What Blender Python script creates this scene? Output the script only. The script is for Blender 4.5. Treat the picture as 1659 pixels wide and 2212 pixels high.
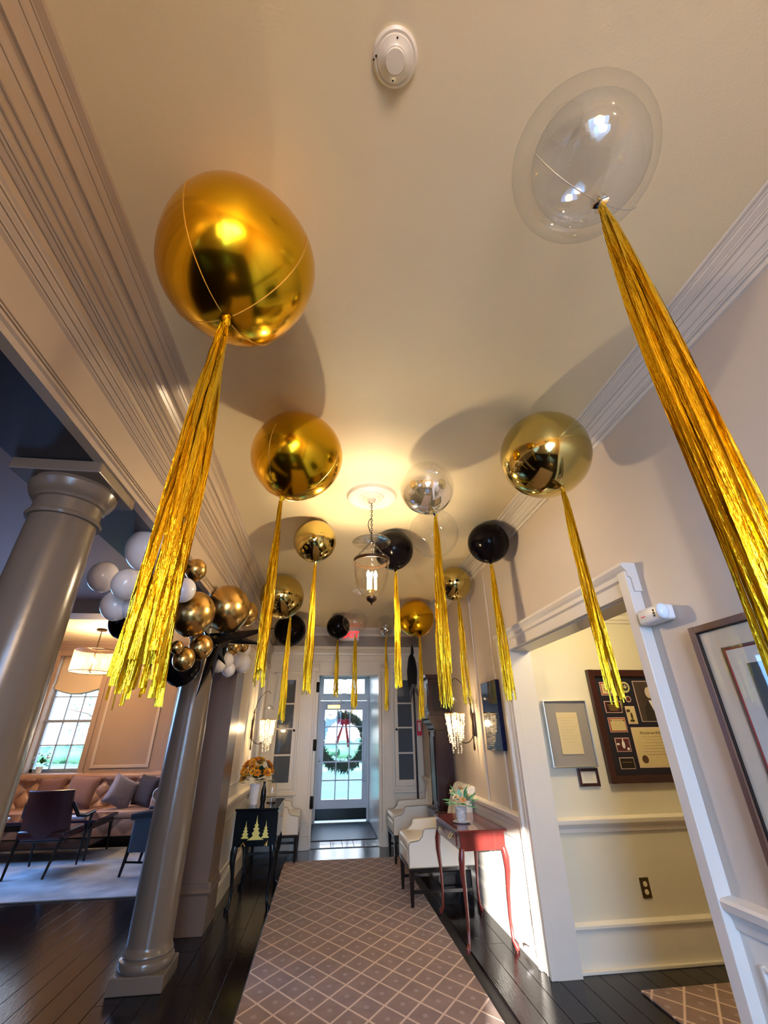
import bpy, bmesh, math, random
from math import sin, cos, pi, radians
from mathutils import Vector, Matrix
random.seed(7)
S = bpy.context.scene
for o in list(bpy.data.objects): bpy.data.objects.remove(o)
COL = S.collection

# ------------------------------------------------------------------ camera
cd = bpy.data.cameras.new('camera'); cam = bpy.data.objects.new('camera', cd); COL.objects.link(cam)
R = [[0.99226565, 0.04741957, 0.11471816], [-0.12361213, 0.46199435, 0.8782262], [-0.01135403, -0.88561425, 0.46428276]]
cam.matrix_world = Matrix(((R[0][0], -R[0][1], -R[0][2], 0), (R[1][0], -R[1][1], -R[1][2], 0),
                           (R[2][0], -R[2][1], -R[2][2], 1.4), (0, 0, 0, 1)))
cd.sensor_fit = 'HORIZONTAL'; cd.sensor_width = 36; cd.lens = 36 * 920.06 / 1659; cd.clip_start = 0.02
S.camera = cam
# ------------------------------------------------------------------ view, world, sun, large lights
S.view_settings.view_transform = 'Standard'; S.view_settings.look = 'None'; S.view_settings.gamma = 1
S.view_settings.use_curve_mapping = False; S.view_settings.exposure = 1.12
W = bpy.data.worlds.new('sky'); S.world = W; W.use_nodes = True
wn = W.node_tree.nodes; wl = W.node_tree.links
bg = wn['Background']; tc = wn.new('ShaderNodeTexCoord'); sx = wn.new('ShaderNodeSeparateXYZ'); cr = wn.new('ShaderNodeValToRGB')
wl.new(tc.outputs['Generated'], sx.inputs[0]); wl.new(sx.outputs['Z'], cr.inputs[0]); wl.new(cr.outputs[0], bg.inputs[0])
cr.color_ramp.elements[0].position = 0.0; cr.color_ramp.elements[0].color = (0.9, 0.96, 1, 1)
cr.color_ramp.elements[1].position = 0.7; cr.color_ramp.elements[1].color = (0.3, 0.55, 1, 1)
bg.inputs[1].default_value = 2.6

def light(name, kind, loc, power, color, size=0.1, size_y=None, aim=None, spread=None):
    l = bpy.data.lights.new(name, kind); l.energy = power; l.color = color
    if kind == 'AREA':
        l.size = size
        if size_y: l.shape = 'RECTANGLE'; l.size_y = size_y
        if spread: l.spread = spread
    elif kind in ('POINT', 'SPOT'): l.shadow_soft_size = size
    o = bpy.data.objects.new(name, l); COL.objects.link(o); o.location = loc
    if aim is not None: o.rotation_euler = Vector(aim).to_track_quat('-Z', 'Y').to_euler()
    return o
sun = light('sun', 'SUN', (0, -6, 6), 13, (1.0, 0.95, 0.88), aim=(0.317, 0.93, -0.20)); sun.data.angle = radians(0.6)
# area lamp standing in for rear daylight, set before the opaque added window
light('window_daylight', 'AREA', (0.1, -2.35, 1.45), 38, (0.25, 0.54, 1.0), 1.3, 1.9, aim=(0.28, 1, -0.22), spread=radians(95))
# lounge_daylight stands for side windows of the lounge (left of the frame)
light('lounge_daylight', 'AREA', (-5.28, 6.9, 1.85), 62, (0.17, 0.42, 1.0), 1.7, 1.7, aim=(1, -0.25, -0.40), spread=radians(115))
light('lounge_daylight_near', 'AREA', (-3.6, -2.3, 1.5), 10, (0.3, 0.5, 1.0), 2.0, 1.8, aim=(0.3, 1, -0.35))  # blue area lamp before the solid rear lounge wall, no window there

# ------------------------------------------------------------------ materials
MATS = {}
def mat(name, col, rough=0.5, metal=0.0, bump=0.0, bscale=60, var=0.0, vscale=3.0, emit=None, coat=0.0, stretch=None, sheen=0, spec=0.5):
    if name in MATS: return MATS[name]
    m = bpy.data.materials.new(name); m.use_nodes = True; n = m.node_tree.nodes; l = m.node_tree.links
    b = n['Principled BSDF']; b.inputs['Base Color'].default_value = (*col, 1)
    b.inputs['Roughness'].default_value = rough; b.inputs['Metallic'].default_value = metal
    b.inputs['Coat Weight'].default_value = coat; b.inputs['Sheen Weight'].default_value = sheen
    b.inputs['Specular IOR Level'].default_value = spec
    t = n.new('ShaderNodeTexCoord'); mp = n.new('ShaderNodeMapping'); l.new(t.outputs['Object'], mp.inputs[0])
    if stretch: mp.inputs['Scale'].default_value = stretch
    if var > 0:
        nz = n.new('ShaderNodeTexNoise'); nz.inputs['Scale'].default_value = vscale; nz.inputs['Detail'].default_value = 4
        l.new(mp.outputs[0], nz.inputs[0])
        mx = n.new('ShaderNodeMix'); mx.data_type = 'RGBA'; l.new(nz.outputs['Fac'], mx.inputs[0])
        mx.inputs[6].default_value = (*[c * (1 - var) for c in col], 1); mx.inputs[7].default_value = (*[min(1, c * (1 + var)) for c in col], 1)
        l.new(mx.outputs[2], b.inputs['Base Color'])
    if bump > 0:
        nb = n.new('ShaderNodeTexNoise'); nb.inputs['Scale'].default_value = bscale; nb.inputs['Detail'].default_value = 3
        l.new(mp.outputs[0], nb.inputs[0]); bp = n.new('ShaderNodeBump'); bp.inputs['Strength'].default_value = bump
        bp.inputs['Distance'].default_value = 0.01
        l.new(nb.outputs['Fac'], bp.inputs['Height']); l.new(bp.outputs[0], b.inputs['Normal'])
    if emit:
        b.inputs['Emission Color'].default_value = (*emit[:3], 1); b.inputs['Emission Strength'].default_value = emit[3]
    MATS[name] = m; return m

def glass(name, tint=(1, 1, 1), strength=1.0, rough=0.02, haze=0.0, hazecol=(.8, .9, 1)):
    m = bpy.data.materials.new(name); m.use_nodes = True; n = m.node_tree.nodes; l = m.node_tree.links
    n.remove(n['Principled BSDF']); out = n['Material Output']
    tr = n.new('ShaderNodeBsdfTransparent'); tr.inputs[0].default_value = (*tint, 1)
    gl = n.new('ShaderNodeBsdfGlossy'); gl.inputs['Roughness'].default_value = rough
    lw = n.new('ShaderNodeLayerWeight'); lw.inputs[0].default_value = 0.35
    mm = n.new('ShaderNodeMath'); mm.operation = 'MULTIPLY_ADD'; mm.inputs[1].default_value = 0.55 * strength; mm.inputs[2].default_value = 0.05 * strength
    pw = n.new('ShaderNodeMath'); pw.operation = 'POWER'; pw.inputs[1].default_value = 2.0
    l.new(lw.outputs['Facing'], pw.inputs[0]); l.new(pw.outputs[0], mm.inputs[0])
    mx = n.new('ShaderNodeMixShader'); l.new(mm.outputs[0], mx.inputs[0]); l.new(tr.outputs[0], mx.inputs[1]); l.new(gl.outputs[0], mx.inputs[2])
    last = mx
    if haze > 0:
        d = n.new('ShaderNodeBsdfDiffuse'); d.inputs[0].default_value = (*hazecol, 1)
        m2 = n.new('ShaderNodeMixShader'); m2.inputs[0].default_value = haze; l.new(mx.outputs[0], m2.inputs[1]); l.new(d.outputs[0], m2.inputs[2]); last = m2
    l.new(last.outputs[0], out.inputs[0]); MATS[name] = m; return m

M_ceil = mat('ceiling_paint', (0.81, 0.695, 0.46), 0.55, bump=0.12, bscale=120, var=0.03)
M_wall = mat('wall_paint', (0.58, 0.50, 0.42), 0.5, bump=0.06, bscale=150, var=0.04)
M_lounge = mat('lounge_paint', (0.40, 0.285, 0.215), 0.6, bump=0.05, var=0.05)
M_trim = mat('trim_paint', (0.72, 0.67, 0.60), 0.28, bump=0.03, bscale=40, var=0.03)
M_cream = mat('cream_paint', (0.80, 0.73, 0.60), 0.3, bump=0.03, bscale=40, var=0.03)
M_beam = mat('beam_paint', (0.50, 0.40, 0.30), 0.3, bump=0.03, bscale=40, var=0.03)
M_col = mat('column_paint', (0.165, 0.13, 0.10), 0.22, bump=0.05, bscale=30, var=0.05)
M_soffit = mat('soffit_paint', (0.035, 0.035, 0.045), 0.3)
M_hall = mat('hall_paint', (0.72, 0.66, 0.50), 0.5, bump=0.05, bscale=150, var=0.03)
M_white = mat('white_paint', (0.80, 0.80, 0.80), 0.3)
M_floor = mat('floor_base', (0.008, 0.006, 0.006), 0.5)
M_plank = mat('dark_oak', (0.008, 0.005, 0.005), 0.15, bump=0.10, bscale=25, var=0.45, vscale=8, stretch=(6, 0.6, 6), spec=0.24)
M_gold = mat('gold_foil', (0.86, 0.50, 0.015), 0.17, 1.0, bump=0.06, bscale=7)
M_olive = mat('pale_gold_foil', (0.62, 0.50, 0.17), 0.09, 1.0, bump=0.04, bscale=6)
M_chrome = mat('silver_foil', (0.75, 0.76, 0.78), 0.06, 1.0, bump=0.05, bscale=6)
M_seam = mat('gold_seam', (0.95, 0.62, 0.12), 0.25, 1.0)
M_black = mat('black_latex', (0.004, 0.003, 0.004), 0.14, spec=0.10)
M_tinsel = mat('gold_tinsel', (0.93, 0.60, 0.03), 0.2, 1.0, bump=0.55, bscale=330, var=0.2, vscale=60, stretch=(1, 1, .07))
M_wlatex = mat('white_latex', (0.72, 0.69, 0.69), 0.18, spec=0.5)
M_glatex = mat('chrome_gold_latex', (0.62, 0.40, 0.13), 0.24, 1.0)
M_starb = mat('black_foil', (0.004, 0.004, 0.005), 0.15, spec=.4)
M_dark = mat('dark_wood', (0.010, 0.006, 0.005), 0.25, var=0.3, vscale=6, stretch=(1, 1, 6), spec=.35)
M_mahog = mat('mahogany', (0.026, 0.008, 0.007), 0.25, var=0.35, vscale=5, stretch=(5, 5, 1), spec=.4)
M_red = mat('red_cherry_wood', (0.15, 0.022, 0.018), 0.2, var=0.3, vscale=7, stretch=(5, 5, 1), coat=0.5)
M_frame = mat('walnut_frame', (0.13, 0.062, 0.035), 0.3, var=0.3, vscale=12)
M_bframe = mat('dark_red_frame', (0.04, 0.008, 0.008), 0.25, coat=0.3)
M_mat = mat('ivory_mount', (0.74, 0.66, 0.52), 0.6)
M_iron = mat('black_iron', (0.02, 0.018, 0.016), 0.35, 0.8)
M_bronze = mat('bronze', (0.10, 0.06, 0.035), 0.32, 0.9)
M_brass = mat('brass', (0.80, 0.55, 0.18), 0.25, 1.0)
M_steel = mat('steel', (0.6, 0.6, 0.58), 0.3, 1.0)
M_leatherw = mat('ivory_leather', (0.74, 0.71, 0.62), 0.35, bump=0.08, bscale=90)
M_tan = mat('tan_leather', (0.36, 0.20, 0.13), 0.36, bump=0.1, bscale=60, var=0.25, vscale=3)
M_burg = mat('burgundy_leather', (0.055, 0.014, 0.014), 0.3, bump=0.06, bscale=80)
M_bluev = mat('blue_grey_velvet', (0.05, 0.085, 0.13), 0.7, sheen=0.4)
M_brownc = mat('brown_velvet', (0.20, 0.085, 0.05), 0.75, sheen=0.3)
M_greyc = mat('grey_velvet', (0.22, 0.18, 0.19), 0.75, sheen=0.3, var=0.3, vscale=20)
M_blind = mat('linen_blind', (0.70, 0.58, 0.42), 0.8, bump=0.1, bscale=200)
M_shade = glass('organza_shade', (0.95, 0.85, 0.72), 0.4, 0.4, haze=0.32, hazecol=(.9, .7, .5))
M_glass = glass('clear_glass', (0.99, 0.99, 0.99), 0.5)
M_lamp = glass('lantern_glass', (0.98, 0.97, 0.94), 1.7)
M_clear = glass('clear_balloon', (0.98, 0.985, 0.99), 0.8, 0.04)
M_milky = glass('milky_clear_film', (0.97, 0.98, 0.995), 1.0, 0.07, haze=0.015)
M_crystal = glass('crystal', (0.98, 0.96, 0.92), 2.2, 0.05, haze=0.45, hazecol=(1, .95, .85))
M_pane = mat('smoky_cabinet_glass', (0.10, 0.12, 0.14), 0.06, coat=0.6)
M_bulb = mat('bulb_glow', (1, 0.9, 0.7), 0.4, emit=(1.0, 0.78, 0.45, 22))
M_candle = mat('candle_sleeve', (0.9, 0.82, 0.6), 0.5, emit=(1.0, 0.72, 0.35, 1.6))
M_exit = mat('exit_red', (0.9, 0.03, 0.03), 0.4, emit=(1.0, 0.004, 0.012, 1.3))
M_navy = mat('navy_glass', (0.003, 0.007, 0.05), 0.06, spec=0.3)
M_green = mat('wreath_green', (0.02, 0.085, 0.05), 0.6, var=0.5, vscale=20)
M_leaf = mat('leaf_green', (0.04, 0.20, 0.05), 0.45, var=0.3, vscale=10)
M_redr = mat('red_ribbon', (0.75, 0.01, 0.06), 0.4)
M_orange = mat('orange_petal', (0.95, 0.30, 0.01), 0.5, var=0.3, vscale=25)
M_petal2 = mat('cream_petal', (0.9, 0.75, 0.5), 0.5)
M_porc = mat('white_porcelain', (0.82, 0.80, 0.80), 0.15)
M_lacq = mat('black_lacquer', (0.003, 0.006, 0.010), 0.12, spec=.35)
M_rubber = mat('black_rubber', (0.004, 0.006, 0.012), 0.35, bump=0.2, bscale=200)
M_tile = mat('glazed_tile', (0.32, 0.36, 0.40), 0.15, var=0.25, vscale=9)
M_grass = mat('lawn', (0.22, 0.45, 0.33), 0.9, var=0.4, vscale=2)
M_bark = mat('bark', (0.10, 0.08, 0.07), 0.9)
M_hedge = mat('hedge', (0.05, 0.16, 0.12), 0.8, var=0.5, vscale=6)
M_paper = mat('aged_paper', (0.62, 0.50, 0.27), 0.7, var=0.06, vscale=30)
M_grey = mat('grey_mount', (0.27, 0.24, 0.21), 0.5)
M_ink = mat('dark_ink', (0.06, 0.035, 0.01), 0.6)
M_gilt = mat('gilt_paint', (0.75, 0.52, 0.12), 0.35, 0.7)
M_pink = mat('pale_mount_edge', (0.72, 0.52, 0.50), 0.6)
M_photo = mat('sepia_photo', (0.06, 0.04, 0.035), 0.35, var=0.4, vscale=14)
M_skin = mat('photo_face', (0.60, 0.50, 0.42), 0.5, var=0.15, vscale=40)
M_ivory = mat('ivory_plate', (0.75, 0.65, 0.4), 0.4)
M_redv = mat('red_mount_edge', (0.30, 0.02, 0.02), 0.6)
M_print = mat('green_print', (0.06, 0.055, 0.025), 0.4, var=0.7, vscale=9, stretch=(1, 1, 0.3))
M_curt = mat('white_curtain', (0.8, 0.82, 0.85), 0.8)

def carpet_material():
    m = bpy.data.materials.new('trellis_carpet'); m.use_nodes = True; n = m.node_tree.nodes; l = m.node_tree.links
    b = n['Principled BSDF']; b.inputs['Roughness'].default_value = 0.9; b.inputs['Sheen Weight'].default_value = 0.2
    t = n.new('ShaderNodeTexCoord'); s = n.new('ShaderNodeSeparateXYZ'); l.new(t.outputs['Object'], s.inputs[0])
    def mth(op, a, bb=None, c=None):
        k = n.new('ShaderNodeMath'); k.operation = op
        for i, v in enumerate((a, bb, c)):
            if v is None: continue
            if isinstance(v, (int, float)): k.inputs[i].default_value = v
            else: l.new(v, k.inputs[i])
        return k.outputs[0]
    X = mth('DIVIDE', s.outputs['X'], 0.212); Y = mth('DIVIDE', mth('SUBTRACT', s.outputs['Y'], 3.5), 0.268)
    u = mth('ADD', X, Y); v = mth('SUBTRACT', X, Y)
    du = mth('ABSOLUTE', mth('SUBTRACT', mth('FRACT', u), 0.5)); dv = mth('ABSOLUTE', mth('SUBTRACT', mth('FRACT', v), 0.5))
    mx = mth('MAXIMUM', du, dv)
    line = mth('MULTIPLY_ADD', mx, 40, -40 * 0.448); lc = n.new('ShaderNodeClamp'); l.new(line, lc.inputs[0])
    ddot = mth('SQRT', mth('ADD', mth('MULTIPLY', du, du), mth('MULTIPLY', dv, dv)))
    dot = n.new('ShaderNodeClamp'); l.new(mth('MULTIPLY_ADD', ddot, -30, 30 * 0.115), dot.inputs[0])
    nz = n.new('ShaderNodeTexNoise'); nz.inputs['Scale'].default_value = 9; nz.inputs['Detail'].default_value = 6; l.new(t.outputs['Object'], nz.inputs[0])
    a = n.new('ShaderNodeMix'); a.data_type = 'RGBA'; l.new(nz.outputs['Fac'], a.inputs[0])
    a.inputs[6].default_value = (0.12, 0.062, 0.043, 1); a.inputs[7].default_value = (0.33, 0.205, 0.145, 1)
    m1 = n.new('ShaderNodeMix'); m1.data_type = 'RGBA'; l.new(mth('MULTIPLY', dot.outputs[0], 0.55), m1.inputs[0]); l.new(a.outputs[2], m1.inputs[6]); m1.inputs[7].default_value = (0.42, 0.31, 0.26, 1)
    m2 = n.new('ShaderNodeMix'); m2.data_type = 'RGBA'; l.new(mth('MULTIPLY', lc.outputs[0], 0.85), m2.inputs[0]); l.new(m1.outputs[2], m2.inputs[6]); m2.inputs[7].default_value = (0.72, 0.52, 0.38, 1)
    l.new(m2.outputs[2], b.inputs['Base Color'])
    n2 = n.new('ShaderNodeTexNoise'); n2.inputs['Scale'].default_value = 400; l.new(t.outputs['Object'], n2.inputs[0])
    bp = n.new('ShaderNodeBump'); bp.inputs['Strength'].default_value = 0.5; bp.inputs['Distance'].default_value = 0.004
    l.new(mth('ADD', n2.outputs['Fac'], mth('MULTIPLY', lc.outputs[0], 0.8)), bp.inputs['Height']); l.new(bp.outputs[0], b.inputs['Normal'])
    return m
M_carpet = carpet_material()
def rug_material():
    m = mat('abstract_rug', (0.34, 0.36, 0.38), 0.95, bump=0.4, bscale=150, var=0.85, vscale=2.6)
    return m
M_rug = rug_material()

# ------------------------------------------------------------------ mesh helpers
class MB:
    def __init__(s): s.v = []; s.f = []; s.sm = []
    def add(s, vs, fs, smooth=False):
        b = len(s.v); s.v += [tuple(x) for x in vs]; s.f += [tuple(b + i for i in f) for f in fs]; s.sm += [smooth] * len(fs); return s
    def box(s, x0, x1, y0, y1, z0, z1, bev=0.0):
        if bev <= 0:
            vs = [(x0,y0,z0),(x1,y0,z0),(x1,y1,z0),(x0,y1,z0),(x0,y0,z1),(x1,y0,z1),(x1,y1,z1),(x0,y1,z1)]
            return s.add(vs, [(0,3,2,1),(4,5,6,7),(0,1,5,4),(1,2,6,5),(2,3,7,6),(3,0,4,7)])
        bm = bmesh.new(); bmesh.ops.create_cube(bm, size=1)
        for v in bm.verts: v.co = ((x0+x1)/2 + v.co.x*(x1-x0), (y0+y1)/2 + v.co.y*(y1-y0), (z0+z1)/2 + v.co.z*(z1-z0))
        bev = min(bev, 0.45*min(x1-x0, y1-y0, z1-z0))
        bmesh.ops.bevel(bm, geom=bm.edges[:], offset=bev, segments=2 if bev < .012 else 3, profile=0.5, affect='EDGES')
        bm.verts.index_update(); s.add([v.co[:] for v in bm.verts], [[v.index for v in f.verts] for f in bm.faces], bev > .012); bm.free(); return s
    def obox(s, c, hx, hy, hz, m, bev=0.0):
        t = MB().box(-hx, hx, -hy, hy, -hz, hz, bev); m = Matrix.Translation(c) @ m.to_4x4()
        return s.add([(m @ Vector(v))[:] for v in t.v], t.f, bev > .012)
    def ring(s, axis, a0, a1, b0, b1, w, d0, d1, bev=.003):
        # rectangular frame: axis 'y' lies in the x-z plane (depth y), axis 'x' lies in the y-z plane (depth x)
        e = min(.0008, abs(d1-d0)*.1)
        for (p, q, u, v, k) in ((a0, a0+w, b0, b1, 0), (a1-w, a1, b0, b1, 0), (a0+w-.0005, a1-w+.0005, b0+e, b0+w, 1), (a0+w-.0005, a1-w+.0005, b1-w, b1-e, 1)):
            if axis == 'y': s.box(p, q, d0+k*e, d1-k*e, u, v, bev)
            else: s.box(d0+k*e, d1-k*e, p, q, u, v, bev)
        return s
    def prism(s, prof, axis, a, b, smooth=False):
        # prof: list of 2D; axis 'y': (x,z); 'x': (y,z); 'z': (x,y)
        n = len(prof)
        def P(p, t): return {'y': (p[0], t, p[1]), 'x': (t, p[0], p[1]), 'z': (p[0], p[1], t)}[axis]
        vs = [P(p, a) for p in prof] + [P(p, b) for p in prof]
        fs = [(i, (i+1) % n, n+(i+1) % n, n+i) for i in range(n)]
        s.add(vs, fs, smooth); s.add(vs, [tuple(range(n))[::-1], tuple(range(n, 2*n))]); return s
    def lathe(s, prof, c=(0,0,0), seg=32, smooth=True, cap=True):
        vs = []; fs = []; n = len(prof)
        for i in range(seg):
            a = 2*pi*i/seg
            for r, z in prof: vs.append((c[0]+r*cos(a), c[1]+r*sin(a), c[2]+z))
        for i in range(seg):
            j = (i+1) % seg
            for k in range(n-1): fs.append((i*n+k, j*n+k, j*n+k+1, i*n+k+1))
        if cap:
            if prof[0][0] > 1e-4: fs.append(tuple(i*n for i in range(seg))[::-1])
            if prof[-1][0] > 1e-4: fs.append(tuple(i*n+n-1 for i in range(seg)))
        return s.add(vs, fs, smooth)
    def tube(s, pts, r, seg=8, smooth=True):
        pts = [Vector(p) for p in pts]; n = len(pts); rs = r if isinstance(r, (list, tuple)) else [r]*n
        vs = []; fs = []; up = None
        for i, p in enumerate(pts):
            d = (pts[min(i+1, n-1)] - pts[max(i-1, 0)]).normalized()
            if up is None:
                up = Vector((0,0,1)) if abs(d.z) < .9 else Vector((1,0,0))
            a = d.cross(up).normalized(); up = a.cross(d).normalized()
            for k in range(seg):
                t = 2*pi*k/seg; vs.append((p + (a*cos(t) + up*sin(t))*rs[i])[:])
        for i in range(n-1):
            for k in range(seg): fs.append((i*seg+k, i*seg+(k+1) % seg, (i+1)*seg+(k+1) % seg, (i+1)*seg+k))
        fs.append(tuple(range(seg))[::-1]); fs.append(tuple((n-1)*seg+k for k in range(seg)))
        return s.add(vs, fs, smooth)
    def sphere(s, c, r, seg=24, rings=14, fn=None):
        vs = []; fs = []; rx, ry, rz = r if isinstance(r, (tuple, list)) else (r, r, r)
        for j in range(rings+1):
            th = pi*j/rings
            for i in range(seg):
                ph = 2*pi*i/seg; k = fn(ph, th) if fn else 1
                vs.append((c[0]+rx*k*sin(th)*cos(ph), c[1]+ry*k*sin(th)*sin(ph), c[2]+rz*k*cos(th)))
        for j in range(rings):
            for i in range(seg): fs.append((j*seg+i, (j+1)*seg+i, (j+1)*seg+(i+1) % seg, j*seg+(i+1) % seg))
        return s.add(vs, fs, True)
    def tf(s, m):
        s.v = [(m @ Vector(v))[:] for v in s.v]; return s
    def build(s, name, m, parent=None, kind=None, label=None, loc=None):
        me = bpy.data.meshes.new(name); me.from_pydata(s.v, [], s.f); me.validate()
        bm = bmesh.new(); bm.from_mesh(me); bmesh.ops.remove_doubles(bm, verts=bm.verts, dist=1e-5)
        bmesh.ops.recalc_face_normals(bm, faces=bm.faces)
        bm.to_mesh(me); bm.free()
        # smooth flags by angle: flag all smooth if any smooth, sharp edges via attribute
        if any(s.sm):
            me.polygons.foreach_set('use_smooth', [True]*len(me.polygons)); me.set_sharp_from_angle(angle=radians(38))
        me.materials.append(m); o = bpy.data.objects.new(name, me); COL.objects.link(o)
        if parent: o.parent = parent
        if kind: o['kind'] = kind
        if label: o['label'] = label
        if loc: o.location = loc
        return o
def thing(name, label, cat, loc=(0,0,0), rotz=0, group=None):
    o = bpy.data.objects.new(name, None); COL.objects.link(o); o.location = loc; o.rotation_euler = (0,0,rotz)
    o.empty_display_size = .1; o['label'] = label; o['category'] = cat
    if group: o['group'] = group
    return o
def tag(o, label, cat, group=None):
    o['label'] = label; o['category'] = cat
    if group: o['group'] = group
    return o
def struct(mb, name, m, parent=None):
    return mb.build(name, m, parent, kind=None if parent else 'structure')
def dup(root, loc, rotz, label, group=None):
    r = root.copy(); COL.objects.link(r); r.location = loc; r.rotation_euler = (0,0,rotz); r['label'] = label
    if group: r['group'] = group
    for ch in list(root.children):
        c = ch.copy(); COL.objects.link(c); c.parent = r
        for g in ch.children:
            d = g.copy(); COL.objects.link(d); d.parent = c
    return r
def text(txt, name, size, loc, rot, m, parent, depth=0.001, align='CENTER'):
    cu = bpy.data.curves.new(name, 'FONT'); cu.body = txt; cu.size = size; cu.extrude = depth; cu.align_x = align; cu.align_y = 'CENTER'
    tmp = bpy.data.objects.new(name, cu); COL.objects.link(tmp); bpy.context.view_layer.update()
    me = bpy.data.meshes.new_from_object(tmp.evaluated_get(bpy.context.evaluated_depsgraph_get()))
    COL.objects.unlink(tmp); bpy.data.objects.remove(tmp)
    me.materials.clear(); me.materials.append(m); o = bpy.data.objects.new(name, me); COL.objects.link(o)
    o.location = loc; o.rotation_euler = rot; o.parent = parent; return o

# ================================================================== STRUCTURE
H = 3.05; BW = -2.5
XR = 1.56; YB = 7.56
XL = -0.95
fl = struct(MB().box(-7.2, 4.4, BW-.2, 9.75, -0.16, -0.012), 'floor', M_floor)
# planks along Y
PW = 0.142; row = 0; x = -4.4
pm = {}
while x < 4.2:
    y = -2.4 + random.random()*1.5; row += 1
    lim = (3.2 if x > 1.7 else (2.2 if x > 1.05 else (2.4 if x < -.45 else 99)))
    top = 3.66 if x > 1.56 else (7.5 if x > -1.2 else 5.9)
    while y < top:
        L = 1.5 + random.random()*1.1; y1 = min(y+L, top)
        if y1 > max(lim, 0) - 1.2 and y1-y > .1 and lim < 90 and y < top:
            L2 = y1 - y
            o = MB().box(0.0012, PW-0.0012, 0.0012, L2-0.0012, -.011, 0.0, 0.0016).build('plank', M_plank, fl)
            o.location = (x, y, 0)
        y = y1
    x += PW
# remaining floor surface where nothing single can be picked out
MB().box(-7, -4.4, BW, 9.1, -.011, -.001).box(-4.4, 1.56, BW, 0.9, -.011, -.001).box(-4.4, -1.2, 5.92, 9.1, -.011, -.001).box(-.42, 1.03, .9, 7.5, -.011, -.001).build('floor_boards', M_plank, fl, kind='stuff')

struct(MB().box(-7.2, XR+.2, BW-.2, YB+.1, H, H+.15).box(-7.2, -1.2, YB+.1, 9.3, H, H+.15), 'ceiling', M_ceil)
# side hall shell
struct(MB().box(XR+.15, 4.4, .9, 3.9, 2.42, 2.55), 'ceiling', M_ceil)
hw = struct(MB().box(1.71, 4.3, 3.70, 3.85, 0, 2.42), 'wall_back_side_hall', M_hall)
struct(MB().box(4.2, 4.35, .8, 3.85, 0, 2.42), 'wall_right_side_hall', M_hall)
struct(MB().box(1.71, 4.3, .75, .9, 0, 2.42), 'wall_front_side_hall', M_hall)
cpf = [(0,0),(-.02,0),(-.03,.02),(-.045,.03),(-.06,.06),(-.10,.095),(-.115,.10),(-.12,.125),(0,.125)]
struct(MB().prism([(3.70+a, 2.295+b) for a, b in cpf], 'x', 1.72, 4.2), 'trim_1', M_cream)
# hall chair rail + baseboard
struct(MB().prism([(3.70,.74),(3.685,.745),(3.68,.77),(3.665,.79),(3.655,.80),(3.65,.825),(3.66,.83),(3.70,.84)], 'x', 1.72, 4.2), 'trim_2', M_cream)
struct(MB().prism([(3.70,0),(3.68,0),(3.68,.20),(3.675,.215),(3.665,.22),(3.665,.235),(3.69,.25),(3.70,.25)], 'x', 1.72, 4.2).box(1.72,4.2,3.655,3.68,0,.02,.004), 'baseboard_side_hall', M_cream)

# right wall with opening Y 1.985..3.63, z<2.03
OY0, OY1, OZ = 1.985, 3.63, 2.03
wr = struct(MB().box(XR, XR+.16, BW, OY0, 0, H).box(XR, XR+.16, OY1, YB+.1, 0, H).box(XR, XR+.16, OY0, OY1, OZ, H), 'wall_right', M_wall)
# jamb lining
jl = struct(MB().box(XR-.005, XR+.165, OY1-.006, OY1+.02, 0, OZ).box(XR-.005, XR+.165, OY0-.02, OY0+.006, 0, OZ).box(XR-.005, XR+.165, OY0, OY1, OZ-.006, OZ+.02), 'trim_3', M_trim)
# casing: near jamb, far jamb, head
c1 = MB()
c1.box(1.497, XR, 1.922, 1.985, 0, 2.14, .004)
c1.box(1.52, XR, 3.63, 3.79, 0, 2.14, .004); c1.box(1.500, XR, 3.755, 3.80, 0, 2.14, .005); c1.box(1.51, XR, 3.622, 3.645, 0, 2.035, .004); c1.box(1.515,XR,3.69,3.697,0,2.05,.003)
struct(c1, 'door_casing', M_trim)['kind'] = 'structure'
c2 = MB().prism([(1.56,2.03),(1.52,2.03),(1.52,2.10),(1.505,2.11),(1.505,2.135),(1.49,2.15),(1.48,2.165),(1.48,2.18),(1.56,2.18)], 'y', 1.91, 3.81)
struct(c2, 'trim_4', M_trim)
# hinge leaf sides on the jamb
# right wainscot / chair rail, near and far
def wains(y0, y1, name, panels):
    b = MB().box(1.545, XR, y0, y1, 0, .80)
    for a, c in panels:
        b.ring('x', a, c, .27, .68, .014, 1.53, 1.55, .004)
        b.box(1.537, 1.55, a+.05, c-.05, .32, .63, .006)
    struct(b, name, M_trim)
    struct(MB().prism([(XR,.745),(1.535,.755),(1.53,.785),(1.52,.80),(1.505,.81),(1.50,.835),(1.51,.845),(XR,.85)], 'y', y0, y1), 'chair_rail', M_trim)
    struct(MB().prism([(XR,0),(1.512,0),(1.512,.02),(1.525,.03),(1.525,.15),(1.53,.165),(1.54,.18),(XR,.18)], 'y', y0, y1), 'baseboard_right', M_trim)
wains(BW, 1.922, 'wainscot_right_near', [(-.8,.35),(.45,1.10),(1.2,1.86)])
wains(3.80, YB, 'wainscot_right_far', [(3.9,4.55),(4.65,5.3),(5.4,6.05),(6.15,6.8),(6.9,7.4)])
MB().tube([(1.515,3.93,.06),(1.49,3.93,.06)], .007, 8).lathe([(0,-.012),(.016,-.010),(.016,.010),(0,.012)], (1.482,3.93,.06), 14).build('door_stop', M_porc, bpy.data.objects['baseboard_right'])
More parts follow.
